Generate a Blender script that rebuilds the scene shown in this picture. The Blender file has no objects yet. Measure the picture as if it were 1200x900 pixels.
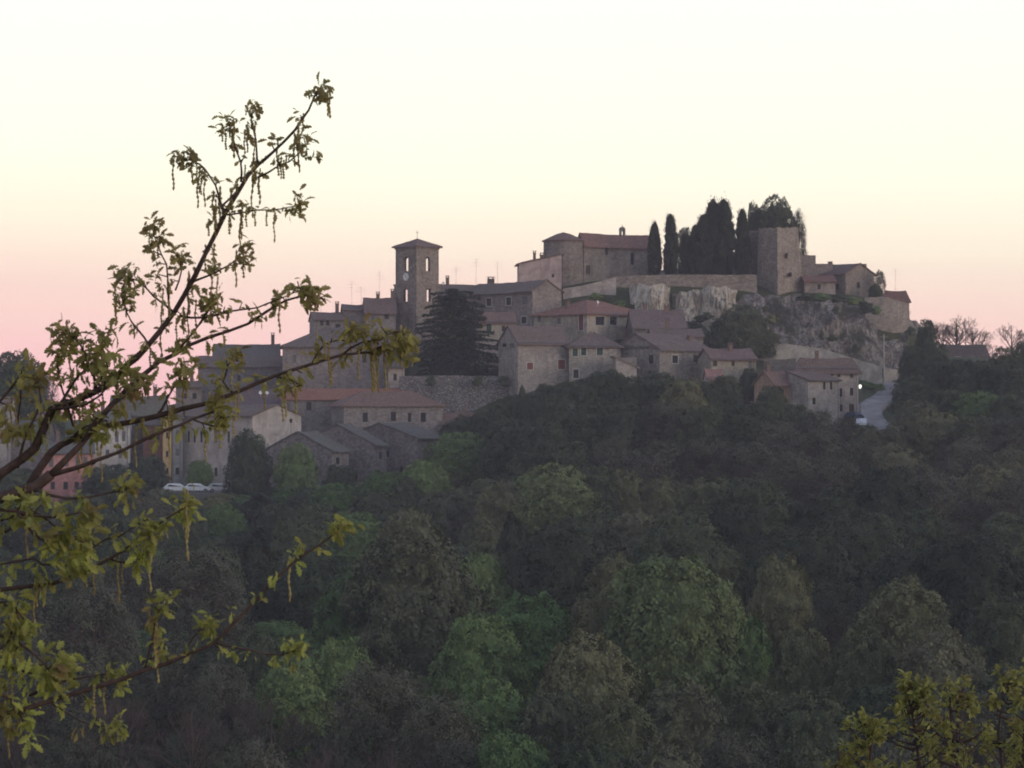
import bpy, bmesh, math, random
from mathutils import Vector, Matrix, noise
R = math.radians
F = 3500.0; CX = 600.0; HZ = 480.0
rnd = random.Random(7)
scene = bpy.context.scene
col = scene.collection

# ---------------------------------------------------------------- helpers
def P(px, py, Y):
    """world point seen at photo coordinates (px,py) at distance Y"""
    return Vector(((px-CX)/F*Y, Y, -(py-HZ)/F*Y))

class MB:
    def __init__(s): s.v = []; s.f = []; s.m = []; s.mi = 0
    def vert(s, p): s.v.append(tuple(p)); return len(s.v)-1
    def face(s, pts):
        i = [s.vert(p) for p in pts]; s.f.append(i); s.m.append(s.mi)
    def box(s, lo, hi, M=None):
        x0,y0,z0 = lo; x1,y1,z1 = hi
        c = [Vector(q) for q in ((x0,y0,z0),(x1,y0,z0),(x1,y1,z0),(x0,y1,z0),(x0,y0,z1),(x1,y0,z1),(x1,y1,z1),(x0,y1,z1))]
        if M is not None: c = [M @ q for q in c]
        b = len(s.v); s.v += [tuple(q) for q in c]
        for q in ((0,3,2,1),(4,5,6,7),(0,1,5,4),(1,2,6,5),(2,3,7,6),(3,0,4,7)):
            s.f.append([b+k for k in q]); s.m.append(s.mi)
    def tube(s, pts, rad, n=6, cap=True):
        rings = []
        pts = [Vector(p) for p in pts]
        for i, p in enumerate(pts):
            a = pts[max(0, i-1)]; b = pts[min(len(pts)-1, i+1)]
            t = (b-a).normalized() if (b-a).length > 1e-9 else Vector((0,0,1))
            u = t.cross(Vector((0.13,0.21,0.97))); u = u.normalized() if u.length > 1e-4 else Vector((1,0,0))
            w = t.cross(u)
            r = rad[i] if isinstance(rad, (list, tuple)) else rad
            base = len(s.v)
            for k in range(n):
                an = 2*math.pi*k/n
                s.v.append(tuple(p + (u*math.cos(an)+w*math.sin(an))*r))
            rings.append(base)
        for a, b in zip(rings, rings[1:]):
            for k in range(n):
                s.f.append([a+k, a+(k+1) % n, b+(k+1) % n, b+k]); s.m.append(s.mi)
        if cap:
            s.f.append([rings[0]+k for k in range(n)][::-1]); s.m.append(s.mi)
            s.f.append([rings[-1]+k for k in range(n)]); s.m.append(s.mi)
    def mesh(s, name, mats, smooth=False):
        me = bpy.data.meshes.new(name); me.from_pydata(s.v, [], s.f)
        for m in (mats if isinstance(mats, (list, tuple)) else [mats]): me.materials.append(m)
        if any(s.m): me.polygons.foreach_set('material_index', s.m)
        if smooth: me.polygons.foreach_set('use_smooth', [True]*len(me.polygons))
        me.update(); return me
    def build(s, name, mats, parent=None, smooth=False):
        return link(name, s.mesh(name, mats, smooth), parent)

def link(name, me, parent=None):
    o = bpy.data.objects.new(name, me); col.objects.link(o)
    if parent is not None: o.parent = parent
    return o
def tag(o, label=None, cat=None, group=None, kind=None):
    if label: o['label'] = label
    if cat: o['category'] = cat
    if group: o['group'] = group
    if kind: o['kind'] = kind
    return o
def empty(name, loc=(0,0,0), rz=0.0):
    o = bpy.data.objects.new(name, None); col.objects.link(o)
    o.location = loc; o.rotation_euler = (0,0,rz); o.empty_display_size = 0.5
    return o

# ---------------------------------------------------------------- materials
def new_mat(name, rough=0.9):
    m = bpy.data.materials.new(name); m.use_nodes = True
    nt = m.node_tree; b = nt.nodes['Principled BSDF']
    b.inputs['Roughness'].default_value = rough
    b.inputs['Specular IOR Level'].default_value = 0.25
    return m, nt, b
def nd(nt, t, **kw):
    n = nt.nodes.new(t)
    for k, v in kw.items(): setattr(n, k, v)
    return n
def ramp(nt, fac, stops):
    r = nd(nt, 'ShaderNodeValToRGB'); e = r.color_ramp.elements
    while len(e) < len(stops): e.new(0.5)
    for q, (p, c) in zip(e, stops): q.position = p; q.color = (*c, 1)
    nt.links.new(fac, r.inputs['Fac']); return r.outputs['Color']
def noise_n(nt, vec, scale, detail=4, rough=0.6, dist=0.0):
    n = nd(nt, 'ShaderNodeTexNoise'); n.inputs['Scale'].default_value = scale
    n.inputs['Detail'].default_value = detail; n.inputs['Roughness'].default_value = rough
    n.inputs['Distortion'].default_value = dist
    if vec is not None: nt.links.new(vec, n.inputs['Vector'])
    return n.outputs['Fac']
def mix(nt, fac, a, b, mode='MIX'):
    m = nd(nt, 'ShaderNodeMix', data_type='RGBA', blend_type=mode)
    for s, x in ((m.inputs[0], fac), (m.inputs[6], a), (m.inputs[7], b)):
        if hasattr(x, 'links'): nt.links.new(x, s)
        elif isinstance(x, (int, float)): s.default_value = x
        else: s.default_value = (*x, 1)
    return m.outputs[2]
def scl(c, k): return tuple(min(1, x*k) for x in c)
def bump(nt, b, h, strength=0.4, dist=0.1):
    bp = nd(nt, 'ShaderNodeBump'); bp.inputs['Strength'].default_value = strength
    bp.inputs['Distance'].default_value = dist
    nt.links.new(h, bp.inputs['Height']); nt.links.new(bp.outputs['Normal'], b.inputs['Normal'])
def mapping(nt, scale=(1,1,1), src='Object'):
    tc = nd(nt, 'ShaderNodeTexCoord'); mp = nd(nt, 'ShaderNodeMapping')
    mp.inputs['Scale'].default_value = scale
    nt.links.new(tc.outputs[src], mp.inputs['Vector']); return mp.outputs['Vector']

_wm = {}
def wall_mat(base, stony=1.0):
    key = (base, stony)
    if key in _wm: return _wm[key]
    m, nt, b = new_mat('wall_%s' % ('stone' if stony > .5 else 'plaster'))
    v = mapping(nt)
    vs = mapping(nt, (1,1,0.25))
    big = noise_n(nt, v, 0.35, 5, 0.65, 0.6)
    stain = noise_n(nt, vs, 0.9, 4, 0.7, 0.3)
    st = mapping(nt, (2.2,2.2,3.6))
    vo = nd(nt, 'ShaderNodeTexVoronoi'); vo.inputs['Scale'].default_value = 1.0
    nt.links.new(st, vo.inputs['Vector'])
    sep = nd(nt, 'ShaderNodeSeparateColor'); nt.links.new(vo.outputs['Color'], sep.inputs[0])
    c = ramp(nt, big, [(0.32, scl(base, .62)), (0.5, base), (0.68, scl(base, 1.38))])
    oi = nd(nt, 'ShaderNodeObjectInfo'); c = mix(nt, 1.0, c, ramp(nt, oi.outputs['Random'], [(0,(.78,.78,.82)),(.5,(1,.97,.93)),(1,(1,.9,.84))]), 'MULTIPLY')
    c = mix(nt, 0.52*stony, c, ramp(nt, sep.outputs[0], [(0, scl(base, .45)), (.5, base), (1, scl(base, 1.5))]))
    stf = ramp(nt, stain, [(0.5, (0,0,0)), (0.68, (1,1,1))])
    c = mix(nt, mix(nt, 1.0, stf, (.55,.55,.55), 'MULTIPLY'), c, scl(base, .5))
    fine = noise_n(nt, v, 4.0, 5, 0.75)
    c = mix(nt, 0.5, c, ramp(nt, fine, [(0.3, (.35,.35,.35)), (0.7, (.72,.72,.72))]), 'OVERLAY')
    nt.links.new(c, b.inputs['Base Color'])
    bump(nt, b, fine, 0.5, 0.06*(0.4+stony))
    _wm[key] = m; return m

def roof_mat(base, name='roof_tiles'):
    key = ('r', base)
    if key in _wm: return _wm[key]
    m, nt, b = new_mat(name)
    v = mapping(nt)
    big = noise_n(nt, v, 0.5, 5, 0.7, 0.4)
    tiles = mapping(nt, (2.4,2.4,2.4))
    vo = nd(nt, 'ShaderNodeTexVoronoi'); nt.links.new(tiles, vo.inputs['Vector'])
    sep = nd(nt, 'ShaderNodeSeparateColor'); nt.links.new(vo.outputs['Color'], sep.inputs[0])
    c = ramp(nt, big, [(0.3, scl(base, .6)), (0.5, base), (0.68, (base[0]*1.15+.02, base[1]*1.35+.02, base[2]*1.4+.02))])
    c = mix(nt, 0.7, c, ramp(nt, sep.outputs[0], [(0, scl(base, .35)), (.55, base), (1, (base[0]*1.8, base[1]*2.1, base[2]*2.2))]))
    li = noise_n(nt, v, 1.4, 6, 0.75)
    c = mix(nt, ramp(nt, li, [(0.56, (0,0,0)), (0.7, (.7,.7,.7))]), c, (.13,.12,.10))
    nt.links.new(c, b.inputs['Base Color'])
    bump(nt, b, sep.outputs[0], 0.7, 0.08)
    _wm[key] = m; return m

def plain_mat(name, c, rough=0.8, var=0.25, scale=2.0, metal=0.0):
    m, nt, b = new_mat(name, rough)
    v = mapping(nt)
    f = noise_n(nt, v, scale, 4, 0.65)
    nt.links.new(ramp(nt, f, [(0.3, scl(c, 1-var)), (0.7, scl(c, 1+var))]), b.inputs['Base Color'])
    b.inputs['Metallic'].default_value = metal
    return m
M_glass = plain_mat('window_glass', (.025,.027,.035), 0.25, .3)
M_frame = plain_mat('pale_stone_surround', (.42,.40,.38), .8, .15)
M_dkwood = plain_mat('dark_wood', (.06,.045,.035), .8)
M_green = plain_mat('green_shutter', (.035,.075,.06), .6)
M_red = plain_mat('red_brown_shutter', (.16,.05,.045), .6)
M_grey = plain_mat('grey_shutter', (.12,.125,.13), .6)
M_metal = plain_mat('grey_metal', (.20,.20,.21), .5, .2, 3, .6)
M_white = plain_mat('white_paint', (.75,.75,.74), .5, .08)
M_brick = plain_mat('chimney_masonry', (.17,.12,.10), .9, .4, 5)

# ---------------------------------------------------------------- terrain
XC = [-700, 0, 100, 200, 300, 400, 500, 600, 700, 800, 850, 900, 950, 1000, 1050, 1100, 1200, 1900]
ROWS = [  # distance: photo height of the ground along XC
 (200, [1070]*18),
 (255, [850]*18),
 (320, [745,745,745,745,745,740,735,725,715,715,715,715,715,715,715,715,710,710]),
 (370, [680,680,682,684,682,680,672,655,640,635,632,630,628,626,624,622,620,620]),
 (425, [622,622,622,622,618,608,596,570,545,535,535,535,535,538,540,525,515,515]),
 (455, [598,598,600,602,598,585,565,530,500,492,495,505,512,515,515,480,465,465]),
 (472, [580,580,583,585,578,560,545,498,462,462,475,490,497,500,503,470,450,450]),
 (490, [560,560,562,565,545,520,508,462,438,446,462,470,470,472,478,455,442,440]),
 (506, [540,540,545,548,502,486,446,430,408,425,434,446,448,448,452,440,437,436]),
 (520, [528,528,530,530,480,458,415,400,385,398,412,414,420,428,434,430,430,430]),
 (529.5, [513,513,513,504,460,428,391,370,358,364,392,414,417,424,433,424,427,427]),
 (533, [510,510,510,495,455,420,385,362,348,350,356,354,356,360,372,425,426,426]),
 (541, [500,500,500,480,440,400,366,345,332,326,328,338,343,346,360,418,423,423]),
 (555, [495,495,495,475,430,390,358,338,326,322,322,328,338,344,362,418,421,421]),
 (580, [492,492,492,480,440,400,365,340,330,325,325,330,340,352,380,420,421,421]),
 (640, [505,505,505,500,480,450,430,420,415,415,415,420,425,430,435,440,435,435]),
 (800, [540]*18),
 (1500, [510]*18),
]
def lerp(a, b, t): return a+(b-a)*t
def rowz(row, px):
    Y, ys = row
    if px <= XC[0]: y = ys[0]
    elif px >= XC[-1]: y = ys[-1]
    else:
        for i in range(len(XC)-1):
            if XC[i] <= px <= XC[i+1]:
                t = (px-XC[i])/(XC[i+1]-XC[i]); t = t*t*(3-2*t)*.5+t*.5
                y = lerp(ys[i], ys[i+1], t); break
    return -(y-HZ)/F*Y
NEAR = [(-200,-4.0), (-40,-1.9), (0,-1.65), (6,-1.75), (12,-3.0), (30,-9.5), (60,-19), (110,-28), (160,-33)]
def ground(x, Y, n=True):
    if Y < 200:
        z200 = rowz(ROWS[0], CX + F*x/200)
        pts = NEAR + [(200, z200)]
        for (a, za), (b, zb) in zip(pts, pts[1:]):
            if Y <= b or b == 200:
                t = max(0, min(1, (Y-a)/(b-a))); z = lerp(za, zb, t); break
    else:
        px = CX + F*x/Y
        if Y >= ROWS[-1][0]: z = rowz(ROWS[-1], px)*1.0
        else:
            for r0, r1 in zip(ROWS, ROWS[1:]):
                if r0[0] <= Y <= r1[0]:
                    t = (Y-r0[0])/(r1[0]-r0[0]); z = lerp(rowz(r0, px), rowz(r1, px), t); break
    if n:
        k = 0.25 if 448 < Y < 600 else (1.0 if Y > 100 else .15)
        z += k*noise.noise(Vector((x*.06, Y*.06, 1.7))) + .25*k*noise.noise(Vector((x*.3, Y*.3, 5.7)))
    return z

def build_ground():
    ys = [-200, -120, -60, -20, 0, 3, 6, 9, 12, 18, 24, 32, 45, 60, 80, 100, 120, 140, 160, 180]
    y = 200
    while y < 440: ys.append(y); y += 5
    while y < 600: ys.append(y); y += 1.8
    while y < 800: ys.append(y); y += 12
    while y < 1500: ys.append(y); y += 60
    ts = []
    t = -0.9
    while t <= 0.9001:
        ts.append(t)
        t += 0.0028 if abs(t) < 0.185 else 0.02
    mb = MB()
    for yy in ys:
        for t in ts:
            x = t*(abs(yy)+120 if yy < 500 else yy+120)
            mb.v.append((x, yy, ground(x, yy)))
    n = len(ts)
    for j in range(len(ys)-1):
        for i in range(n-1):
            mb.f.append([j*n+i, j*n+i+1, (j+1)*n+i+1, (j+1)*n+i]); mb.m.append(0)
    m, nt, b = new_mat('hillside_ground')
    v = mapping(nt)
    a = noise_n(nt, v, 0.08, 6, 0.7, 0.5); f = noise_n(nt, v, 1.1, 5, 0.8)
    c = ramp(nt, a, [(0.35, (.035,.055,.018)), (0.5, (.05,.062,.025)), (0.66, (.075,.068,.04))])
    c = mix(nt, 0.6, c, ramp(nt, f, [(0.3, (.25,.25,.25)), (0.7, (.75,.75,.75))]), 'OVERLAY')
    nt.links.new(c, b.inputs['Base Color']); bump(nt, b, f, 0.8, 0.4)
    o = mb.build('ground', m, None, True); tag(o, kind='structure')
    o['label'] = 'wooded hillside ground of grass and earth'
    return o
build_ground()

# ---------------------------------------------------------------- buildings
def face_grid(mb, O, U, w, zb, zt, holes, N, reveal=0.22):
    """rectangular wall from O along U (unit), width w, z zb..zt, with real openings and reveals"""
    us = sorted(set([0, w]+[max(0.05, min(w-.05, h[0])) for h in holes]+[max(0.05, min(w-.05, h[1])) for h in holes]))
    zs = sorted(set([zb, zt]+[h[2] for h in holes]+[h[3] for h in holes]))
    def pt(u, z, d=0.0): return Vector((O.x+U.x*u-N.x*d, O.y+U.y*u-N.y*d, z))
    for a, b in zip(us, us[1:]):
        for c, d in zip(zs, zs[1:]):
            mu, mz = (a+b)/2, (c+d)/2
            if any(h[0] < mu < h[1] and h[2] < mz < h[3] for h in holes): continue
            mb.face([pt(a, c), pt(b, c), pt(b, d), pt(a, d)])
    for h in holes:
        a, b, c, d = h[:4]
        mb.face([pt(a, c), pt(a, c, reveal), pt(a, d, reveal), pt(a, d)])
        mb.face([pt(b, c), pt(b, d), pt(b, d, reveal), pt(b, c, reveal)])
        mb.face([pt(a, d), pt(a, d, reveal), pt(b, d, reveal), pt(b, d)])
        mb.face([pt(a, c), pt(b, c), pt(b, c, reveal), pt(a, c, reveal)])

def window_obj(name, root, O, U, N, a, b, c, d, style):
    """frame object with a pane (or shutter) child; local axes u along wall, n outward"""
    def pt(u, z, n): return Vector((O.x+U.x*u+N.x*n, O.y+U.y*u+N.y*n, z))
    def bx(mb, u0, u1, z0, z1, n0, n1):
        c8 = [pt(u, z, n) for z in (z0, z1) for (u, n) in ((u0,n0),(u1,n0),(u1,n1),(u0,n1))]
        i = len(mb.v); mb.v += [tuple(q) for q in c8]
        for q in ((0,3,2,1),(4,5,6,7),(0,1,5,4),(1,2,6,5),(2,3,7,6),(3,0,4,7)):
            mb.f.append([i+k for k in q]); mb.m.append(0)
    s = MB(); t = 0.16 if style in ('pale', 'green', 'red', 'twin') else 0.07
    n0, n1 = (-.02, .05) if t > .1 else (-.15, -.09)
    if t > .1:
        bx(s, a-t, a, c-t, d+t, n0, n1); bx(s, b, b+t, c-t, d+t, n0, n1)
        bx(s, a, b, d, d+t, n0, n1); bx(s, a, b, c-t, c, n0, n1+.06)
    else:
        bx(s, a, a+t, c, d, n0, n1); bx(s, b-t, b, c, d, n0, n1)
        bx(s, a+t, b-t, d-t, d, n0, n1); bx(s, a+t, b-t, c, c+t, n0, n1)
    fr = s.build('door_frame' if name == 'door' else 'window', M_frame if t > .1 else M_dkwood, root)
    p = MB()
    if style in ('green', 'red', 'grey'):
        md = (a+b)/2
        bx(p, a+.01, md-.01, c+.01, d-.01, -.05, -.01); bx(p, md+.01, b-.01, c+.01, d-.01, -.05, -.01)
        z = c+.15
        while z < d-.1:
            bx(p, a+.08, md-.06, z, z+.03, -.009, .004); bx(p, md+.06, b-.08, z, z+.03, -.009, .004); z += .14
        p.build('shutter', {'green': M_green, 'red': M_red, 'grey': M_grey}[style], fr)
    elif name == 'door':
        bx(p, a+.01, b-.01, c+.01, d-.01, -.19, -.14); p.build('door', M_dkwood, fr)
    else:
        bx(p, a+.01, b-.01, c+.01, d-.01, -.21, -.17)
        p.build('pane', M_glass, fr)
        if style in ('twin', 'pale'):
            q = MB(); md = (a+b)/2
            bx(q, md-.035, md+.035, c, d, -.165, -.12); bx(q, a, md-.035, (c+d)/2+.1, (c+d)/2+.16, -.165, -.12)
            bx(q, md+.035, b, (c+d)/2+.1, (c+d)/2+.16, -.165, -.12)
            q.build('mullion', M_dkwood, fr)
    return fr

def roof_slab(p0, p1, p2, p3, th, mb, seed=0, amp=.10):
    """p0,p1 eave ; p3,p2 ridge : uneven tiled surface with an underside and edges"""
    L = (p1-p0).length; D = (p3-p0).length
    nu = max(2, int(L/0.8)); nv = max(2, int(D/0.8))
    top = []
    for j in range(nv+1):
        for i in range(nu+1):
            u, v = i/nu, j/nv
            q = (p0*(1-u)+p1*u)*(1-v)+(p3*(1-u)+p2*u)*v
            q = q + Vector((0, 0, amp*noise.noise(Vector((q.x*.5+seed, q.y*.5, q.z*.5)))+amp*.8*noise.noise(Vector((q.x*1.7, q.y*1.7+seed, 0)))
                 - .16*math.sin(math.pi*u)))
            top.append(len(mb.v)); mb.v.append(tuple(q))
    n = nu+1
    for j in range(nv):
        for i in range(nu):
            mb.f.append([top[j*n+i], top[j*n+i+1], top[(j+1)*n+i+1], top[(j+1)*n+i]]); mb.m.append(mb.mi)
    dn = Vector((0, 0, -th))
    b0 = [mb.vert(p+dn+Vector((0,0,-.1))) for p in (p0, p1, p2, p3)]
    mb.f.append([b0[0], b0[3], b0[2], b0[1]]); mb.m.append(mb.mi)
    e0 = [top[i] for i in range(n)]
    mb.f.append([b0[0], b0[1]]+e0[::-1]); mb.m.append(mb.mi)
    e2 = [top[nv*n+i] for i in range(n)]
    mb.f.append([b0[2], b0[3]]+e2); mb.m.append(mb.mi)
    e1 = [top[j*n+nu] for j in range(nv+1)]
    mb.f.append([b0[1], b0[2]]+e1[::-1]); mb.m.append(mb.mi)
    e3 = [top[j*n] for j in range(nv+1)]
    mb.f.append([b0[3], b0[0]]+e3); mb.m.append(mb.mi)

def satdish(parent, p, d=0.6):
    mb = MB(); N = 12
    ax = Vector((.25,-.9,.35)).normalized(); u = ax.cross(Vector((0,0,1))).normalized(); w = ax.cross(u)
    c = Vector(p)+Vector((0,0,.5))
    rings = [[c+(u*math.cos(2*math.pi*k/N)+w*math.sin(2*math.pi*k/N))*r+ax*(r*r*.7) for k in range(N)] for r in (d*.16, d*.34, d*.5)]
    mb.face(rings[0][::-1])
    for r0, r1 in zip(rings, rings[1:]):
        for k in range(N): mb.face([r0[k], r0[(k+1)%N], r1[(k+1)%N], r1[k]])
    mb.tube([Vector(p)-Vector((0,0,.3)), c], .03, 5)
    mb.tube([c, c+ax*.4], .015, 4)
    return mb.build('satellite_dish', M_white, parent)
def antenna(parent, p, h=3.0):
    mb = MB(); p = Vector(p)
    mb.tube([p-Vector((0,0,.4)), p+Vector((0,0,h))], .022, 5)
    for k, L in ((.98,.5), (.85,.75), (.72,.9)):
        q = p+Vector((0,0,h*k)); mb.tube([q-Vector((L,.1,0)), q+Vector((L,.1,0))], .012, 4)
    return mb.build('antenna', M_metal, parent)
def chimney(parent, p, h=1.3, w=.6, m=None):
    mb = MB(); x, y, z = p
    mb.box((x-w/2, y-w/2, z-.9), (x+w/2, y+w/2, z+h))
    mb.box((x-w/2-.08, y-w/2-.08, z+h), (x+w/2+.08, y+w/2+.08, z+h+.1))
    for sx in (-1, 1): mb.box((x+sx*w*.32-.07, y-w/2, z+h+.1), (x+sx*w*.32+.07, y+w/2, z+h+.36))
    mb.box((x-w/2-.1, y-w/2-.1, z+h+.36), (x+w/2+.1, y+w/2+.1, z+h+.44))
    return mb.build('chimney', m or M_brick, parent)

RED = (.155,.112,.100); RED2 = (.19,.118,.098); BRN = (.15,.105,.09); GRYR = (.13,.115,.105)
ST = (.245,.218,.208); ST2 = (.21,.19,.185); PL = (.37,.34,.32); CR = (.50,.45,.41)
bcount = [0]
def building(name, label, cat, xl, xc, xr, eave, base, Y, th, roof='R', rise=10, depth=9., wall=ST, stony=1.0,
             rcol=RED, wins=(), chim=(), ants=(), dishes=(), over=.5, group=None, rmat=None, axis_over=.2):
    """corner of the building at photo column xc; left wall reaches xl, right wall xr"""
    bcount[0] += 1; seed = bcount[0]*3.1
    th = R(th); c, s = math.cos(th), math.sin(th)
    C0 = P(xc, eave, Y); x0 = C0.x
    a = (xr-CX)/F; w2 = (a*Y-x0)/(c-a*s)
    a = (xl-CX)/F
    w1 = (x0-a*Y)/(s+a*c) if (xl < xc and s+a*c > .12) else depth
    root = empty(name, (x0, Y, P(xc, base, Y).z), th)
    tag(root, label, cat, group)
    zo = root.location.z
    zt = C0.z-zo
    zb = min(ground(x0+c*w2*k-s*w1*j, Y+s*w2*k+c*w1*j) for k in (0,.5,1) for j in (0,.5,1))-zo-.8
    zb = min(zb, -.2)
    # local frame: right wall along +x (y=0), left wall along +y (x=0)
    Rr = Vector((1,0,0)); L = Vector((0,1,0)); O = Vector((0,0,0))
    def u_of(px, face):
        A = (px-CX)/F
        if face == 'R': return (A*Y-x0)/(c-A*s)
        return (x0-A*Y)/(s+A*c)
    hR, hL, specs = [], [], []
    for wi in wins:
        px, py, wp, hp, face, style = wi
        u = u_of(px, face); 
        Yq = Y+(s*u if face == 'R' else c*u); sc = Yq/F
        ww = wp*sc/max(.25, (c if face == 'R' else s)); hh = hp*sc
        zc = -(py-HZ)/F*Yq-zo
        W = w2 if face == 'R' else w1
        u = max(ww/2+.1, min(W-ww/2-.1, u))
        h = (u-ww/2, u+ww/2, zc-hh/2, zc+hh/2)
        if h[3] > zt-.12: h = (h[0], h[1], h[2], zt-.12)
        (hR if face == 'R' else hL).append(h); specs.append((face, h, style))
    mb = MB()
    NR = Vector((0,-1,0)); NL = Vector((-1,0,0))
    face_grid(mb, O, Rr, w2, zb, zt, hR, NR)
    face_grid(mb, O, L, w1, zb, zt, hL, NL)
    mb.face([(w2,0,zb),(w2,w1,zb),(w2,w1,zt),(w2,0,zt)]); mb.face([(0,w1,zb),(0,w1,zt),(w2,w1,zt),(w2,w1,zb)])
    hr = rise*Y/F
    if roof == 'R':      # ridge parallel to right wall
        for x in (0, w2): mb.face([(x,0,zt),(x,w1,zt),(x,w1/2,zt+hr)])
    elif roof == 'L':
        for y in (0, w1): mb.face([(0,y,zt),(w2,y,zt),(w2/2,y,zt+hr)])
    elif roof == 'S':    # single slope rising away from the right wall
        for x in (0, w2): mb.face([(x,0,zt),(x,w1,zt),(x,w1,zt+hr)])
        mb.face([(0,w1,zt),(w2,w1,zt),(w2,w1,zt+hr),(0,w1,zt+hr)])
    elif roof == 'SX':   # single slope rising towards the right end
        for y in (0, w1): mb.face([(0,y,zt),(w2,y,zt),(w2,y,zt+hr)])
        mb.face([(w2,0,zt),(w2,w1,zt),(w2,w1,zt+hr),(w2,0,zt+hr)])
    if roof == 'F': mb.face([(0,0,zt),(w2,0,zt),(w2,w1,zt),(0,w1,zt)])
    wallo = mb.build('wall', wall_mat(wall, stony), root)
    V = Vector; o = over; T = .16; e = zt+.16; rb = MB(); x1 = w2; y1 = w1; ao = axis_over
    def add(*p): roof_slab(*[V(q) for q in p], T, rb, seed)
    def rz(x, y):
        if roof == 'R': return e+hr*(1-abs(y-y1/2)/(y1/2))
        if roof == 'L': return e+hr*(1-abs(x-x1/2)/(x1/2))
        if roof == 'S': return e+hr*y/y1
        if roof == 'SX': return e+hr*x/x1
        if roof == 'H':
            return e+hr*min(1, min(y, y1-y)/(min(x1, y1)/2), min(x, x1-x)/(min(x1, y1)/2))
        return zt
    if roof == 'R':
        k = hr/(y1/2); d = k*o
        add((-ao,-o,e-d),(x1+ao,-o,e-d),(x1+ao,y1/2,e+hr),(-ao,y1/2,e+hr))
        add((x1+ao,y1+o,e-d),(-ao,y1+o,e-d),(-ao,y1/2,e+hr),(x1+ao,y1/2,e+hr))
    elif roof == 'L':
        k = hr/(x1/2); d = k*o
        add((-o,y1+ao,e-d),(-o,-ao,e-d),(x1/2,-ao,e+hr),(x1/2,y1+ao,e+hr))
        add((x1+o,-ao,e-d),(x1+o,y1+ao,e-d),(x1/2,y1+ao,e+hr),(x1/2,-ao,e+hr))
    elif roof == 'S':
        d = hr/y1*o; add((-ao,-o,e-d),(x1+ao,-o,e-d),(x1+ao,y1+o,e+hr+d),(-ao,y1+o,e+hr+d))
    elif roof == 'SX':
        d = hr/x1*o; add((-o,y1+ao,e-d),(-o,-ao,e-d),(x1+o,-ao,e+hr+d),(x1+o,y1+ao,e+hr+d))
    elif roof == 'H':
        m_ = min(x1, y1)/2; d = hr/m_*o
        A, B, C_, D = (-o,-o,e-d),(x1+o,-o,e-d),(x1+o,y1+o,e-d),(-o,y1+o,e-d)
        if x1 >= y1: r0, r1 = (m_, y1/2, e+hr), (x1-m_+.01, y1/2, e+hr)
        else: r0, r1 = (x1/2, m_, e+hr), (x1/2, y1-m_+.01, e+hr)
        if x1 >= y1: add(A,B,r1,r0); add(C_,D,r0,r1); add(D,A,r0,r0); add(B,C_,r1,r1)
        else: add(A,B,r0,r0); add(C_,D,r1,r1); add(D,A,r0,r1); add(B,C_,r1,r0)
    if roof != 'F':
        ro = rb.build('roof', rmat or roof_mat(rcol), root)
    else: ro = wallo
    for face, h, style in specs:
        if style == 'hole': continue
        nm = 'door' if style == 'door' else 'window'
        if face == 'R': window_obj(nm, root, O, Rr, NR, *h, style)
        else: window_obj(nm, root, O, L, NL, *h, style)
    for q in chim:
        fx, fy = q[0], q[1]; chimney(ro, (x1*fx, y1*fy, rz(x1*fx, y1*fy)), *(q[2:] if len(q) > 2 else ()))
    for fx, fy, h in ants: antenna(ro, (x1*fx, y1*fy, rz(x1*fx, y1*fy)), h)
    for fx, fy in dishes: satdish(ro, (x1*fx, y1*fy, rz(x1*fx, y1*fy)))
    if min(wall) > .24 and roof in 'RSH':
        q = MB(); q.tube([(w2-.35,-.09,zb+.2),(w2-.35,-.09,zt-.3),(w2-.35,-o+.05,zt)], .055, 6); q.tube([(.1,-o-.02,zt+.02),(w2-.1,-o-.02,zt+.0)], .07, 6)
        q.build('gutter_pipe', M_metal, root)
    root['w'] = w2; root['d'] = w1
    return root
# ---------------------------------------------------------------- the town
B = building
G_ROW = None
# left foot of the town
B('plastered_house','white house end with rusty red roof edge at the far left of the town','house',-45,-45,12,472,540,480,4,'R',7,9,PL,.3,RED2,[(5,482,5,10,'R','grey'),(4,515,5,10,'R','dark'),(-20,482,5,10,'R','dark'),(-20,515,5,10,'R','dark')])
B('stone_house','low mauve stone house between far left white house and pink house','house',2,2,56,508,560,482,3,'R',16,11,ST2,.8,GRYR,[(20,520,5,8,'R','dark'),(38,520,5,8,'R','dark')],[(.7,.5)])
B('plastered_house','salmon pink three storey house with grey roof behind the oak branches','house',46,50,110,530,600,466,9,'R',14,9,(.48,.235,.225),.2,GRYR,
  [(60,542,5,11,'R','grey'),(78,541,5,11,'R','grey'),(91,541,5,11,'R','grey'),(100,541,5,11,'R','grey'),(62,569,5,9,'R','dark'),(77,569,5,9,'R','dark'),(90,569,5,9,'R','dark'),(99,569,5,9,'R','dark')],[(.3,.45)])
B('plastered_house','white plastered house with grey shutters right above the pink house','house',110,110,152,493,570,474,5,'R',10,9,(.47,.46,.46),.2,GRYR,
  [(118,512,4,11,'R','grey'),(126,512,4,11,'R','grey'),(137,512,4,12,'R','grey'),(145,511,4,12,'R','grey'),(126,498,3,5,'R','dark'),(140,498,3,5,'R','dark'),(126,532,4,10,'R','grey'),(141,532,4,10,'R','grey')],[(.2,.6)])
B('stone_house','large house behind the white house with olive brown sloping roof','house',128,128,192,486,540,486,4,'R',22,14,ST2,.8,(.14,.12,.09),[(160,497,4,6,'R','dark')],[(.25,.3,1.0),(.8,.5)])
B('brick_house','narrow rust red brick house next to the yellow house','house',165,168,192,498,570,478,6,'S',6,9,(.22,.105,.085),.5,BRN,[(175,512,4,8,'R','dark'),(185,512,4,8,'R','dark'),(180,532,4,8,'R','dark')])
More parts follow.
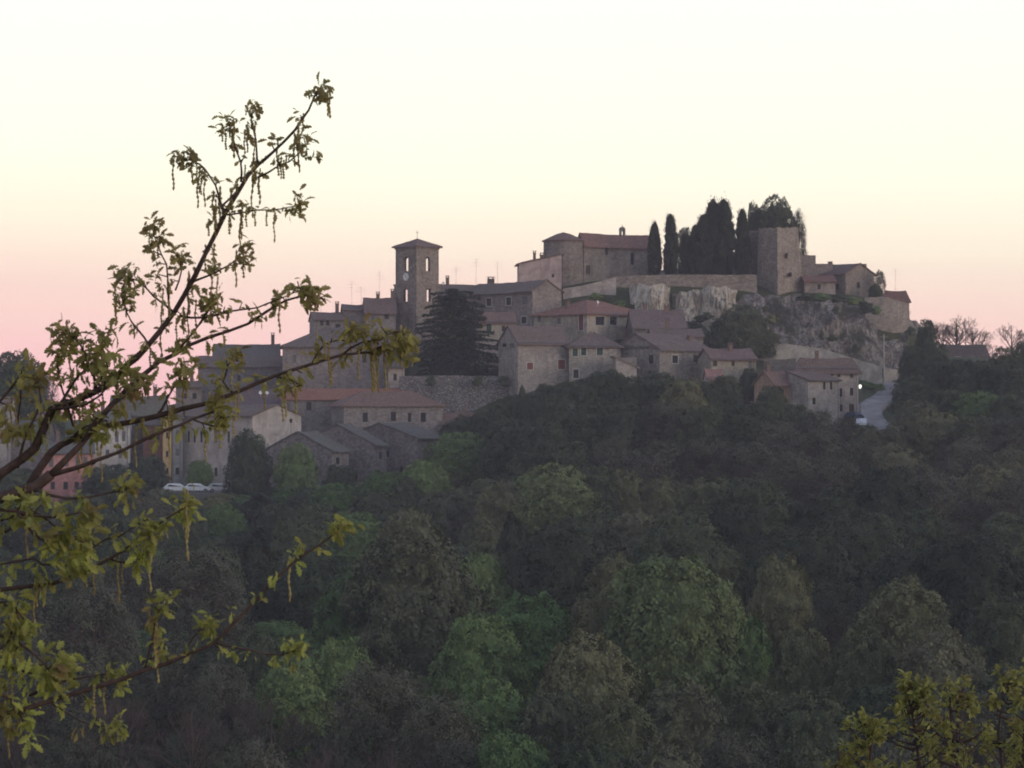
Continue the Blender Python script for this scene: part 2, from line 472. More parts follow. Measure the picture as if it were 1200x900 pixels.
B('plastered_house','very narrow ochre yellow house beside the brick house','house',190,191,201,490,580,474,8,'S',5,9,(.46,.35,.20),.2,RED,[(196,510,3,7,'R','dark'),(196,532,3,7,'R','dark'),(196,552,3,7,'R','dark')])
B('plastered_house','slim blue grey house squeezed beside the yellow house','house',201,202,214,490,575,476,8,'S',5,9,(.30,.31,.34),.3,GRYR,[(208,508,4,8,'R','grey'),(208,530,4,8,'R','grey'),(208,552,4,8,'R','dark')])
B('stone_house','small tall stone house with two windows left of the long grey house','house',206,206,236,453,520,507,5,'R',7,9,ST2,.7,BRN,[(217,464,4,6,'R','dark'),(228,464,5,7,'R','dark')],[(.6,.5,1.4)])
B('plastered_house','long cream house with blank gable wall and row of slit windows','house',206,296,353,487,580,468,50,'L',13,9,CR,.2,BRN,
  [(221,512,3,13,'L','dark'),(228,512,3,13,'L','dark'),(253,512,4,14,'L','grey'),(268,512,3,13,'L','dark'),(236,512,3,13,'L','dark'),(253,553,4,10,'L','door'),(230,551,4,8,'L','dark')])
B('stone_house','house with mauve roof and white satellite dishes above the cream gable','house',256,256,334,478,520,492,3,'R',22,12,ST2,.5,(.15,.10,.10),[(270,486,4,6,'R','dark')],[(.45,.4)],[],[(.28,.35),(.62,.3),(.72,.3)])
# stone barns below the long tiled house
B('stone_barn','front stone barn with sloping gable and warm lit narrow end wall','barn',310,389,409,528,590,456,58,'R',22,9,ST2,1.0,GRYR,[(396,540,4,8,'R','dark')])
B('stone_barn','middle stone barn with pointed gable behind the front barn','barn',352,439,453,521,590,462,60,'R',24,9,(.20,.175,.18),1.0,GRYR,[(446,534,3,8,'R','dark')])
B('stone_barn','right hand tall stone barn with wide eave below the four window house','barn',402,489,519,513,600,466,52,'R',17,9,(.195,.17,.175),1.0,GRYR,[(470,550,4,7,'L','dark'),(454,532,4,7,'L','dark')])
B('stone_house','long stone house with red hipped roof and four dark windows','house',388,403,519,474,530,477,18,'H',15,9,ST,1.0,RED2,
  [(428,489,6,11,'R','dark'),(461,488,6,11,'R','dark'),(480,489,4,11,'R','dark'),(496,489,6,11,'R','dark')])
B('stone_house','house with long brick red roof left of the four window house','house',330,330,482,467,520,487,2,'R',12,9,(.23,.21,.20),.7,(.27,.12,.085),[(337,476,6,8,'R','grey'),(362,476,6,10,'R','dark')])
B('stone_house','low house with red roof between four window house and the trees','house',519,519,566,498,540,481,3,'R',14,8,(.27,.25,.22),.7,RED2,[(535,507,4,6,'R','dark')],[(.55,.5,.6)])
B('stone_house','big grey house with broad hipped roof below the row left of bell tower','house',329,331,456,405,480,501,4,'H',23,15,(.21,.195,.20),.8,(.15,.115,.105),
  [(345,420,4,9,'R','grey'),(372,422,4,9,'R','dark'),(427,420,5,10,'R','dark'),(400,421,4,9,'R','grey')])
B('stone_house','tiny house with low roof between the big grey house and the stone terrace','house',455,455,474,430,480,495,3,'R',7,6,PL,.4,BRN,[(463,442,4,8,'R','dark')])
B('stone_house','long dark grey house with low roof on the left end of the hill','house',232,232,331,429,500,512,4,'R',12,11,(.185,.175,.185),.8,BRN,[(262,442,4,7,'R','dark'),(300,444,4,7,'R','dark'),(280,443,4,7,'R','dark')],[],[(.08,.5,3.5)])
B('stone_house','house rising behind the long dark grey house with chimney on its ridge','house',250,250,327,417,460,522,4,'R',14,10,ST2,.8,(.13,.105,.095),[],[(.9,.5,1.5)])
B('stone_house','lowest house of the row left of the bell tower with paired windows','house',366,367,405,374,430,517,8,'R',9,9,ST2,.8,BRN,[(377,378,4,7,'R','dark'),(384,378,4,7,'R','dark'),(396,382,6,5,'R','dark')],[(.8,.5)],[(.3,.5,4.0)])
B('stone_house','middle house of the row left of the bell tower with blank wall','house',402,402,430,363,430,521,5,'R',7,9,(.24,.21,.205),.8,BRN,[(411,380,4,7,'R','grey')],[],[(.4,.5,4.0),(.8,.5,3.0)])
B('stone_house','tallest house of the row touching the bell tower with red brown roof','house',428,428,464,366,430,518,5,'R',18,10,ST,.7,(.165,.11,.10),[(437,375,4,9,'R','grey'),(453,371,5,6,'R','dark')],[(.45,.5,.5),(.93,.5,1.0)],[(.5,.4,5.0)])
# right of the bell tower
B('stone_house','long house with low red roof directly behind the cedar','house',513,513,592,347,420,532,5,'R',15,10,ST,.8,RED,[(545,358,5,8,'R','dark'),(527,358,5,8,'R','dark')],[(.17,.5,1.0),(.82,.5,.8,1.2)],[(.6,.5,4.5),(.3,.5,3.0),(.92,.5,4.0)],[(.1,.4)])
B('stone_house','long stone house with three pale framed windows right of the cedar','house',545,624,658,340,420,518,36,'L',12,9,ST,.9,RED,
  [(573,354,6,9,'L','pale'),(596,353,6,9,'L','pale'),(615,352,6,9,'L','grey'),(595,374,5,7,'L','pale'),(614,375,6,8,'L','pale')])
B('stone_house','small house with red roof tucked between cedar and hipped roof house','house',560,560,604,377,430,506,4,'R',12,7,PL,.5,RED2,[(573,385,6,10,'R','green'),(590,385,4,7,'R','dark')])
B('plastered_house','pale mauve house with slanting roof line below the hilltop church','house',608,608,658,309,350,533,2,'SX',11,8,(.40,.35,.355),.2,RED,[(648,323,3,4,'R','dark')],[(.38,.3,1.2,.5),(.57,.5,.6,.8)])
B('stone_house','house with hipped red roof and cream front below the church','house',625,688,762,367,430,508,44,'H',17,9,(.34,.315,.28),.5,(.23,.115,.09),
  [(703,376,11,10,'R','twin'),(719,376,9,10,'R','twin'),(743,381,5,8,'R','dark'),(681,377,5,20,'L','red'),(632,374,4,7,'L','grey'),(655,376,4,7,'L','grey')],[(.2,.6,.8),(.5,.7,.6,.9)],[],[(.42,.3)])  # tall red shuttered window on the left wall stands in for a downpipe
B('stone_house','tall pale house with two red brown shutters above the wood','house',584,607,668,401,480,486,26,'R',20,9,(.31,.285,.265),.6,RED,
  [(621,429,7,8,'R','red'),(658,427,8,11,'R','red'),(660,404,5,5,'R','dark'),(600,403,5,10,'L','grey'),(591,402,5,9,'L','dark')])
B('stone_house','house with three dark green shutters right of the red shuttered house','house',667,667,727,405,470,488,4,'H',16,8,(.30,.28,.255),.7,RED,
  [(674,413,6,9,'R','green'),(684,412,6,9,'R','green'),(703,412,7,9,'R','green'),(675,438,6,10,'R','pale')])
B('stone_outbuilding','low pale lean to with falling roof right of the green shuttered house','outbuilding',722,722,746,419,470,481,4,'SX',-11,5,PL,.5,(.22,.17,.15))
B('stone_house','stone house with dark gable and pale quoin corner above the wood','house',718,773,833,409,470,484,42,'R',19,9,(.245,.225,.205),.9,RED,
  [(735,401,6,9,'L','dark'),(763,421,5,10,'L','dark'),(791,421,7,9,'R','pale'),(815,420,5,8,'R','dark')],[(.85,.3,.3,.5)])
B('stone_house','low house with deep dark eave behind the pale quoin house','house',764,764,824,394,440,496,4,'R',9,7,ST2,.8,BRN,[(805,398,3,3,'R','dark')],[(.35,.5)])
B('stone_house','weathered brown roofed house under the pale rock face','house',742,742,804,383,430,505,4,'R',21,10,ST2,.8,(.16,.115,.105),[],[(.3,.6),(.7,.5,.5,.9)])
B('stone_house','small house with mauve roof and three slit windows beside dark tree','house',833,833,886,420,460,482,14,'R',12,7,(.32,.30,.26),.6,(.17,.11,.10),[(838,424,5,10,'R','dark'),(859,425,4,8,'R','dark'),(879,427,4,8,'R','grey')],[(.55,.4,.7)])
B('shed','little shed with pinkish roof half hidden at the edge of the wood','shed',829,829,846,442,470,475,4,'R',9,4,PL,.4,(.30,.16,.14),[(838,450,5,7,'R','dark')])
B('brick_house','small orange walled house with red roof left of the tall white house','house',884,906,928,449,490,466,35,'R',14,7,(.36,.25,.19),.5,RED2,[(917,460,4,7,'R','dark')],[(.2,.5,.9)])
B('stone_house','grey roofed stone wing behind the small orange walled house','house',896,897,932,434,480,478,6,'R',13,8,ST2,.9,GRYR,[(912,441,4,6,'R','dark')])
B('plastered_house','tall off white house with three rows of windows beside the road','house',930,933,1006,431,500,472,9,'H',11,9,(.37,.345,.33),.4,RED,
  [(966,435,4,5,'R','dark'),(975,437,4,7,'R','dark'),(983,438,4,8,'R','dark'),(998,438,4,9,'R','dark'),(985,460,4,10,'R','dark'),(998,459,4,9,'R','dark'),(985,478,5,8,'R','dark'),(998,479,6,11,'R','door')],[(.35,.45,.8,.5)])
B('stone_outbuilding','lower wing with slanting roof and dark side wall before tall white house','outbuilding',924,947,984,445,500,464,32,'S',9,5,(.33,.305,.29),.6,BRN,[(966,452,3,9,'R','dark'),(974,452,3,9,'R','dark'),(954,470,4,8,'R','dark')])
B('stone_house','isolated dark roofed house among bare trees on the right skyline','house',1096,1098,1160,417,440,562,6,'H',13,12,ST2,.5,(.11,.09,.09),[(1112,422,6,6,'R','pale'),(1122,421,6,5,'R','pale'),(1140,421,6,5,'R','pale')])
# castle top, right of the keep
B('stone_house','castle house with gable end and two chimneys right of the keep','house',958,991,1025,320,360,546,44,'L',12,9,(.20,.18,.165),.8,(.15,.10,.09),[(1006,334,4,7,'R','dark'),(981,336,4,7,'L','dark')],[(.2,.75,1.0),(.85,.2,.8,.5)])
B('stone_house','low house with red roof between the keep and the castle house','house',943,943,979,329,350,541,4,'R',7,7,ST,.7,(.19,.10,.085),[(960,336,4,6,'R','dark')])
B('stone_house','small flat looking house on the last ledge above the cliff','house',1035,1036,1064,346,370,543,8,'H',5,6,ST2,.7,(.17,.10,.09),[(1050,350,4,4,'R','dark')],[],[(.5,.5,4.0)])
B('ruined_wall_block','stepped ruined wall rising just right of the keep','ruin',938,938,956,299,350,549,6,'F',0,4,ST2,1.0)
B('ruined_wall_block','low broken wall sloping down right of the stepped ruin','ruin',955,955,976,309,350,550,6,'F',0,4,ST2,1.0)
B('ruined_wall_block','dark wall block between the cypresses and the keep','ruin',874,874,895,270,340,547,4,'F',0,5,(.165,.14,.13),1.0)

# ---- bell tower
def bell_tower():
    Y = 521; th = R(45); sc = Y/F
    a = 51*sc/math.sqrt(2)
    C0 = P(488, 291, Y)
    base = P(488, 400, Y)
    root = empty('bell_tower', (C0.x, Y, base.z), th)
    tag(root, 'square stone bell tower with white clock face and open arched belfry', 'bell tower')
    zt = C0.z-base.z; k = lambda y: -(y-HZ)/F*Y-base.z
    zs = k(334)
    m = wall_mat((.235,.205,.185), 1.0)
    mb = MB()
    W = 1.15
    def arch(u0, u1, z0, z1): return (u0, u1, z0, z1)
    c = a/2
    faces = [(Vector((0,0,0)), Vector((1,0,0)), Vector((0,-1,0))), (Vector((a,0,0)), Vector((0,1,0)), Vector((1,0,0))),
             (Vector((a,a,0)), Vector((-1,0,0)), Vector((0,1,0))), (Vector((0,a,0)), Vector((0,-1,0)), Vector((-1,0,0)))]
    for i, (O, U, N) in enumerate(faces):
        face_grid(mb, O, U, a, zs, zt, [(c-W/2, c+W/2, k(317), k(300))], N, .55)
        # arched head: stones closing the corners of the opening
        q = O+U*c-N*.02
        for sgn in (-1, 1):
            pts = [q+U*(sgn*W/2)+Vector((0,0,k(300)))]
            for j in range(7):
                an = math.pi/2*j/6
                pts.append(q+U*(sgn*W/2*math.cos(an))+Vector((0,0,k(300)-W/2+W/2*math.sin(an))))
            mb.face(pts); mb.face([p-N*.5 for p in pts][::-1])
            for p0, p1 in zip(pts[1:], pts[2:]): mb.face([p0, p1, p1-N*.5, p0-N*.5])
    mb.build('belfry', m, root)
    mb = MB(); e = .18
    for i, (O, U, N) in enumerate(faces):
        O2 = O+N*e-U*e
        holes = [(c+e-W/2, c+e+W/2, k(353), k(338))]
        face_grid(mb, O2, U, a+2*e, -8, zs, holes, N, .6)
    mb.face([(-e,-e,zs),(a+e,-e,zs),(a+e,a+e,zs),(-e,a+e,zs)])
    mb.build('tower_shaft', m, root)
    mb = MB(); 
    mb.box((-e-.12,-e-.12,zs+.003),(a+e+.12,a+e+.12,zs+.28)); mb.build('string_course', m, root); mb = MB(); mb.box((-.12,-.12,zt+.003),(a+.12,a+.12,zt+.22)); mb.box((-.3,-.3,zt+.22),(a+.3,a+.3,zt+.38))
    mb.build('cornice', m, root)
    rb = MB(); o = .5; h = 9.5*sc; z = zt+.5; ap = (a/2, a/2, z+h)
    A = [Vector((-o,-o,z)), Vector((a+o,-o,z)), Vector((a+o,a+o,z)), Vector((-o,a+o,z))]
    for i in range(4): roof_slab(A[i], A[(i+1)%4], Vector(ap), Vector(ap)+Vector((.01,0,0)), .15, rb, i)
    ro = rb.build('roof', roof_mat((.17,.11,.10)), root)
    fb = MB(); fb.tube([Vector(ap)-Vector((0,0,.2)), Vector(ap)+Vector((0,0,1.5))], .04, 5); fb.tube([Vector(ap)+Vector((-.35,0,1.1)), Vector(ap)+Vector((.35,0,1.1))], .035, 4)
    fb.build('cross', M_metal, ro)
    # clock on the left hand wall (x = 0 plane)
    zc = k(322); N = 28; r = 4.6*sc; cy = a/2+.45*0; mbc = MB()
    # the clock sits just left of and below the belfry opening
    zc = k(324)
    ring = lambda rr, x: [Vector((x, cy+rr*math.cos(2*math.pi*j/N), zc+rr*math.sin(2*math.pi*j/N))) for j in range(N)]
    r0, r1 = ring(r, -.10), ring(r, -.004)
    mbc.face(r0)
    for j in range(N): mbc.face([r0[j], r1[j], r1[(j+1)%N], r0[(j+1)%N]])
    cf = mbc.build('clock_face', M_white, root)
    hb = MB(); hb.box((-.13, cy-.03, zc-.04), (-.105, cy+.03, zc+r*.7)); hb.box((-.13, cy-.4*r, zc-.03), (-.105, cy-.03, zc+.03))
    hb.build('clock_hands', M_dkwood, cf)
    for j in range(12):
        nb = MB(); an = 2*math.pi*j/12; q = (cy+r*.85*math.cos(an), zc+r*.85*math.sin(an)); nb.box((-.12, q[0]-.03, q[1]-.03), (-.102, q[0]+.03, q[1]+.03)); nb.build('hour_mark', M_dkwood, cf)
    # bell hanging in the belfry
    bb = MB(); prof = [(0.05,1.0),(.16,.95),(.2,.6),(.26,.3),(.36,.05),(.38,0)]
    zc2 = k(306); rings = [[Vector((a/2+rr*math.cos(2*math.pi*j/12), a/2+rr*math.sin(2*math.pi*j/12), zc2+hh*.7)) for j in range(12)] for rr, hh in prof]
    for q0, q1 in zip(rings, rings[1:]):
        for j in range(12): bb.face([q0[j], q0[(j+1)%12], q1[(j+1)%12], q1[j]])
    bb.tube([(a/2,a/2,zc2+.7),(a/2,a/2,zt)], .05, 5)
    bb.build('bell', plain_mat('bronze', (.12,.08,.04), .5, .2, 4, .7), root)
bell_tower()

# ---- hilltop church
def church():
    root = B('church','stone church on the hilltop with round apse and small bellcote','church',676,684,763,284,322,545,34,'R',11,9,(.205,.185,.170),.8,(.20,.115,.10),
             [(711,294,4,9,'R','dark'),(741,303,4,14,'R','dark'),(689,316,5,10,'R','door')])
    zo = root.location.z; M = root.matrix_basis.inverted() if False else None
    inv = Matrix.Translation(root.location) @ Matrix.Rotation(root.rotation_euler.z, 4, 'Z'); inv = inv.inverted()
    Y = 546; r = 23.5*Y/F; c = inv @ P(660.5, 283, Y); zt = c.z; N = 20
    mb = MB(); ring = lambda rr, z: [Vector((c.x+rr*math.cos(2*math.pi*j/N), c.y+rr*math.sin(2*math.pi*j/N), z)) for j in range(N)]
    a, b = ring(r*1.02, zt-10), ring(r, zt)
    for j in range(N): mb.face([a[j], a[(j+1)%N], b[(j+1)%N], b[j]])
    mb.build('apse', wall_mat((.19,.17,.16), .9), root)
    mb = MB(); a, b = ring(r+.3, zt-.05), ring(r+.35, zt+.15); ap = Vector((c.x, c.y, zt+11*Y/F))
    mb.face(a[::-1])
    e1 = ring(r*.35, zt+8.8*Y/F)
    for j in range(N):
        mb.face([a[j], a[(j+1)%N], b[(j+1)%N], b[j]]); mb.face([b[j], b[(j+1)%N], e1[(j+1)%N], e1[j]]); mb.face([e1[j], e1[(j+1)%N], ap])
    mb.build('apse_roof', roof_mat((.17,.105,.09)), root)
    # stair block with small door in the angle
    # bellcote on the ridge
    w2, w1 = root['w'], root['d']; hr = 11*545/F; zr = P(684,284,545).z-zo+.16+hr
    x = w2*.62; y = w1/2; mb = MB()
    for s in (-1, 1): mb.box((x+s*.42-.13, y-.25, zr-.5), (x+s*.42+.13, y+.25, zr+.75))
    for j in range(6):
        a0, a1 = math.pi*j/6, math.pi*(j+1)/6
        p = lambda rr, an, yy: Vector((x+rr*math.cos(an), yy, zr+.75+rr*math.sin(an)))
        mb.face([p(.29,a0,y-.25), p(.6,a0,y-.25), p(.6,a1,y-.25), p(.29,a1,y-.25)]); mb.face([p(.29,a0,y+.25), p(.29,a1,y+.25), p(.6,a1,y+.25), p(.6,a0,y+.25)])
        mb.face([p(.6,a0,y-.25), p(.6,a0,y+.25), p(.6,a1,y+.25), p(.6,a1,y-.25)]); mb.face([p(.29,a0,y-.25), p(.29,a1,y-.25), p(.29,a1,y+.25), p(.29,a0,y+.25)])
    mb.box((x-.05, y-.03, zr+1.3), (x+.05, y+.03, zr+1.75))
    bc = mb.build('bellcote', wall_mat((.205,.185,.170), .8), root)
    mb = MB(); mb.tube([(x,y,zr+1.0),(x,y,zr+.9),(x,y,zr+.6),(x,y,zr+.5)], [.04,.1,.14,.2], 8); mb.build('bell', M_metal, bc)
church()
# ---- keep
def keep():
    Y = 538; sc = Y/F
    root = empty('castle_keep', P(912, 346, Y)); root.rotation_euler.z = 0
    tag(root, 'massive battered stone keep with flat broken top on the summit', 'castle tower')
    o = root.location; m = wall_mat((.24,.21,.185), 1.0)
    topc = [P(889,268,Y+6)-o, P(911,267,Y)-o, P(935,266,Y+6)-o, P(913,267,Y+12)-o]
    botc = [P(886,352,Y+6)-o, P(911.5,352,Y-.6)-o, P(944,352,Y+6)-o, P(913,352,Y+13)-o]
    mb = MB(); n = 10; mz = 14
    for i in range(4):
        t0, t1, b0, b1 = topc[i], topc[(i+1)%4], botc[i], botc[(i+1)%4]
        b0 = b0-Vector((0,0,2)); b1 = b1-Vector((0,0,2))
        idx = []
        for j in range(mz+1):
            for k in range(n+1):
                u, v = k/n, j/mz
                q = (b0*(1-u)+b1*u)*(1-v)+(t0*(1-u)+t1*u)*v
                if 0 < k < n: q += Vector((noise.noise(q*.6)*.12, noise.noise(q*.6+Vector((9,0,0)))*.12, 0))
                if j == mz: q.z += .45*noise.noise(Vector((q.x*.9, q.y*.9, 3)))
                idx.append(mb.vert(q))
        for j in range(mz):
            for k in range(n):
                mb.f.append([idx[j*(n+1)+k], idx[j*(n+1)+k+1], idx[(j+1)*(n+1)+k+1], idx[(j+1)*(n+1)+k]]); mb.m.append(0)
    mb.face([q-Vector((0,0,.5)) for q in topc])
    mb.build('wall', m, root)
    for (px, py, w, h) in ((921, 300, 2.2, 6), (926, 322, 2, 5)):
        mb = MB(); q = P(px, py, Y+3.2)-o; mb.box((q.x-w*sc/2, q.y-1.8, q.z-h*sc/2), (q.x+w*sc/2, q.y-.1, q.z+h*sc/2)); mb.build('arrow_slit', M_dkwood, root)
keep()

# ---- walls, rock
def wall_strip(name, label, cat, pts, thick, mat, rag=.15, disp=.05, kind=None, step=.8, back=0.0, seed=0):
    """pts: (photo column, top, bottom, distance) from left to right"""
    S = []
    for (a, b) in zip(pts, pts[1:]):
        L = (P(a[0],a[1],a[3])-P(b[0],b[1],b[3])).length; n = max(1, int(L/step))
        for i in range(n): S.append(tuple(lerp(a[k], b[k], i/n) for k in range(4)))
    S.append(pts[-1])
    mb = MB(); rows = []
    for (px, t, b, Y) in S:
        pt, pb = P(px, t, Y), P(px, b, Y)
        pt.z += rag*noise.noise(Vector((pt.x*.7+seed, pt.y*.3, 0)))*2
        pb.z = min(pb.z, ground(pb.x, Y)-.8); nv = max(2, int((pt.z-pb.z)/step)); rows.append((pt, pb))
    NV = max(2, min(30, int(max((a-b).z for a, b in rows)/step)))
    idx = []
    for (pt, pb) in rows:
        r = []
        for j in range(NV+1):
            q = pb.lerp(pt, j/NV); v = j/NV
            d = disp*(noise.noise(q*.35+Vector((seed,0,0)))*1.3+noise.noise(q*1.1)*.7+noise.noise(Vector((q.x*.5,q.y*.5,q.z*.12)))*1.4)
            q = q+Vector((d*.3, -d+back*v, 0)); r.append(mb.vert(q))
        q = pt+Vector((0, thick+back, .0)); r.append(mb.vert(q)); r.append(mb.vert(Vector((pb.x, pt.y+thick+back, pb.z))))
        idx.append(r)
    for a, b in zip(idx, idx[1:]):
        for j in range(len(a)-1): mb.f.append([a[j], b[j], b[j+1], a[j+1]]); mb.m.append(0)
    mb.f.append(idx[0][::-1]); mb.m.append(0); mb.f.append(idx[-1]); mb.m.append(0)
    o = mb.build(name, mat, None); tag(o, label, cat, None, kind); return o
def rock_mat(name, a, b_, veg):
    m, nt, b = new_mat(name)
    v = mapping(nt); vs = mapping(nt, (1,1,.16))
    s1 = noise_n(nt, vs, .7, 6, .75, .8); s2 = noise_n(nt, v, .16, 4, .6, .5); f = noise_n(nt, v, 3, 5, .8)
    s3 = noise_n(nt, vs, 2.6, 6, .8, .4); c = ramp(nt, s1, [(.38, scl(a, .35)), (.48, a), (.58, b_)]); c = mix(nt, .8, c, ramp(nt, s3, [(.42,(.18,.18,.18)),(.5,(.5,.5,.5)),(.62,(.78,.78,.78))]), 'OVERLAY')
    c = mix(nt, ramp(nt, s2, [(.5-.12*veg, (0,0,0)), (.62-.12*veg, (.85,.85,.85))]), c, (.045,.05,.03))
    c = mix(nt, .6, c, ramp(nt, f, [(.3,(.3,.3,.3)), (.7,(.75,.75,.75))]), 'OVERLAY')
    nt.links.new(c, b.inputs['Base Color']); bump(nt, b, s3, 1.0, .7); return m
M_rock = rock_mat('grey_cliff_rock', (.22,.20,.185), (.36,.33,.31), .1)
M_rock2 = rock_mat('pale_limestone', (.50,.46,.40), (.66,.62,.54), -1.5)
M_rubble = wall_mat((.23,.205,.205), 1.0)
def wood_rubble():
    m, nt, b = new_mat('rubble_masonry'); v = mapping(nt, (1.6,1.6,2.0))
    vo = nd(nt, 'ShaderNodeTexVoronoi'); nt.links.new(v, vo.inputs['Vector']); sep = nd(nt, 'ShaderNodeSeparateColor'); nt.links.new(vo.outputs['Color'], sep.inputs[0])
    c = ramp(nt, sep.outputs[0], [(0,(.06,.055,.055)),(.5,(.16,.15,.15)),(.85,(.26,.25,.25)),(1,(.45,.43,.42))])
    n_ = noise_n(nt, v, .3, 4, .7); c = mix(nt, .5, c, ramp(nt, n_, [(.3,(.3,.3,.3)),(.7,(.7,.7,.7))]), 'OVERLAY')
    nt.links.new(c, b.inputs['Base Color']); bump(nt, b, sep.outputs[0], .8, .15); return m
wall_strip('cliff','tall grey limestone cliff under the keep','cliff',
  [(846,372,430,524.5),(862,352,432,524.5),(885,342,420,524),(915,344,416,523.5),(945,343,416,523.5),(980,345,422,524),(1010,356,430,524.5),(1040,368,440,525.5),(1066,366,440,527),(1082,374,436,532),(1098,392,432,537)],
  9, M_rock, .5, .75, 'structure', 1.0, 9)
wall_strip('rock_face','pale limestone face left below the castle wall','rock face',[(739,338,368,529),(748,331,368,527),(762,334,368,526),(775,332,366,527),(785,336,364,530)],5,M_rock2,.5,.6,'structure',.7,1.5,3)
wall_strip('rock_face','pale rock block in the middle below the castle wall','rock face',[(789,344,366,530),(800,341,372,527),(812,341,372,527),(823,342,368,529)],5,M_rock2,.4,.6,'structure',.7,1.5,9)
wall_strip('rock_face','pale rock block nearest the dark tree below the castle','rock face',[(822,338,372,528),(835,334,374,526),(850,335,372,526),(863,340,372,529)],5,M_rock2,.4,.7,'structure',.7,1.5,14)
wall_strip('retaining_wall','long brown castle terrace wall under the cypresses','wall',[(684,334,350,538),(700,330,345,538),(720,324,340,538),(760,322,340,538),(820,322,342,538),(887,322,350,538)],1.2,wall_mat((.25,.215,.19),1.0),.06,.08)
wall_strip('ruined_wall','low broken grey ruin wall between the cypress trunks','ruin',[(764,318,330,551),(792,315,330,551),(803,307,330,551),(815,316,330,551),(830,309,330,551),(850,312,330,551),(872,306,330,551),(884,312,330,551)],1.0,wall_mat((.30,.275,.26),.8),.5,.1,seed=4)
wall_strip('retaining_wall','pale sloping ramp wall under the church door','wall',[(660,338,350,534),(688,334,348,534),(722,325,340,534)],.8,wall_mat((.38,.35,.34),.4),.04,.04)
wall_strip('rampart_wall','pale buff rampart on the cliff edge below the ledge house','wall',[(1014,349,362,532.5),(1034,347,372,532),(1052,352,400,532),(1066,356,380,533)],1.2,wall_mat((.33,.29,.25),.6),.08,.1)
wall_strip('retaining_wall','rubble stone terrace wall below the cedar','wall',[(468,441,490,491),(520,440,490,490),(606,441,480,489)],1.5,wood_rubble(),.1,.12)
wall_strip('roadside_wall','pale plastered wall along the road up to the cliff foot','wall',[(889,401,415,516),(930,404,416,514),(965,409,420,512),(1000,420,428,509),(1034,430,436,506)],.6,wall_mat((.48,.45,.41),.1),.03,.03)
wall_strip('roadside_wall','low grey wall bounding the grass bank beside the road','wall',[(1036,432,440,508),(1054,433,440,512)],.6,wall_mat((.25,.24,.24),.3),.03,.03)

# ---- road
def road():
    C = [(893,519),(950,516.5),(1000,513),(1030,509),(1044,504),(1040,498),(1028,492),(1019,486),(1020,480),(1030,475),(1044,471),(1040,465),(1022,459)]
    pts = []
    for i in range(len(C)-1):
        p0, p1, p2, p3 = C[max(0,i-1)], C[i], C[i+1], C[min(len(C)-1,i+2)]
        for k in range(8):
            t = k/8
            q = [0.5*((2*p1[j])+(-p0[j]+p2[j])*t+(2*p0[j]-5*p1[j]+4*p2[j]-p3[j])*t*t+(-p0[j]+3*p1[j]-3*p2[j]+p3[j])*t**3) for j in (0,1)]
            pts.append(Vector(((q[0]-CX)/F*q[1], q[1], 0)))
    mb = MB(); rows = []
    for i, p in enumerate(pts):
        t = (pts[min(i+1,len(pts)-1)]-pts[max(0,i-1)]).normalized(); n = Vector((-t.y, t.x, 0)); r = []
        zc = ground(p.x, p.y)
        for s in (-2.1,-1.1,0,1.1,2.1):
            q = p+n*s; r.append(mb.vert((q.x, q.y, max(zc, ground(q.x, q.y))+.12 if abs(s) < 2 else max(zc, ground(q.x,q.y))+.1)))
        q = p+n*-2.2; r.insert(0, mb.vert((q.x, q.y, zc-1.5))); q = p+n*2.2; r.append(mb.vert((q.x, q.y, zc-1.5)))
        rows.append(r)
    for a, b in zip(rows, rows[1:]):
        for j in range(len(a)-1): mb.f.append([a[j], a[j+1], b[j+1], b[j]]); mb.m.append(0)
    o = mb.build('road', plain_mat('worn_asphalt', (.24,.225,.225), .85, .35, .5), None, True)
    tag(o, kind='structure'); o['label'] = 'pale worn road bending down beside the tall white house'
road()

# ---- lamp, poles, cars
def street_lamp(px, py_top, Y, h, label, lit):
    p = P(px, py_top, Y); root = empty('street_lamp', (p.x, p.y, p.z-h)); tag(root, label, 'street lamp')
    mb = MB(); mb.tube([(0,0,-.8),(0,0,h-.4)], [.07,.05], 7); mb.box((-.12,-.12,-.3),(.12,.12,.4)); mb.build('pole', M_metal, root)
    mb = MB(); mb.tube([(0,0,h-.45),(0,0,h-.4),(0,0,h),(0,0,h+.12),(0,0,h+.2)], [.1,.18,.26,.2,.03], 8)
    if lit:
        m = bpy.data.materials.new('lit_lantern_glass'); m.use_nodes = True; b = m.node_tree.nodes['Principled BSDF']
        b.inputs['Emission Color'].default_value = (1,.93,.82,1); b.inputs['Emission Strength'].default_value = 1.2
    else: m = M_dkwood
    mb.build('lantern', m, root)
street_lamp(1008, 452, 474, 4.2, 'lit white street lamp at the corner of the tall white house', True)
street_lamp(341, 492, 452, 7.0, 'unlit dark street lamp standing before the cream gable', False)
def pole(px, py_top, Y, h, label):
    p = P(px, py_top, Y); root = empty('utility_pole', (p.x, p.y, p.z-h)); tag(root, label, 'utility pole')
    mb = MB(); mb.tube([(0,0,-1),(0,0,h)], [.14,.09], 8); mb.build('pole', plain_mat('weathered_concrete', (.40,.39,.38), .9), root)
    mb = MB(); mb.box((-.7,-.05,h-.5),(.7,.05,h-.38)); 
    for s in (-.6,-.2,.2,.6): mb.tube([(s,0,h-.38),(s,0,h-.22)], .05, 6)
    mb.build('crossarm', M_metal, root)
pole(1036, 392, 507, 8.0, 'tall pale utility pole at the bend of the road')
pole(1126, 300+120, 556, 5.0, 'utility pole beside the isolated skyline house')

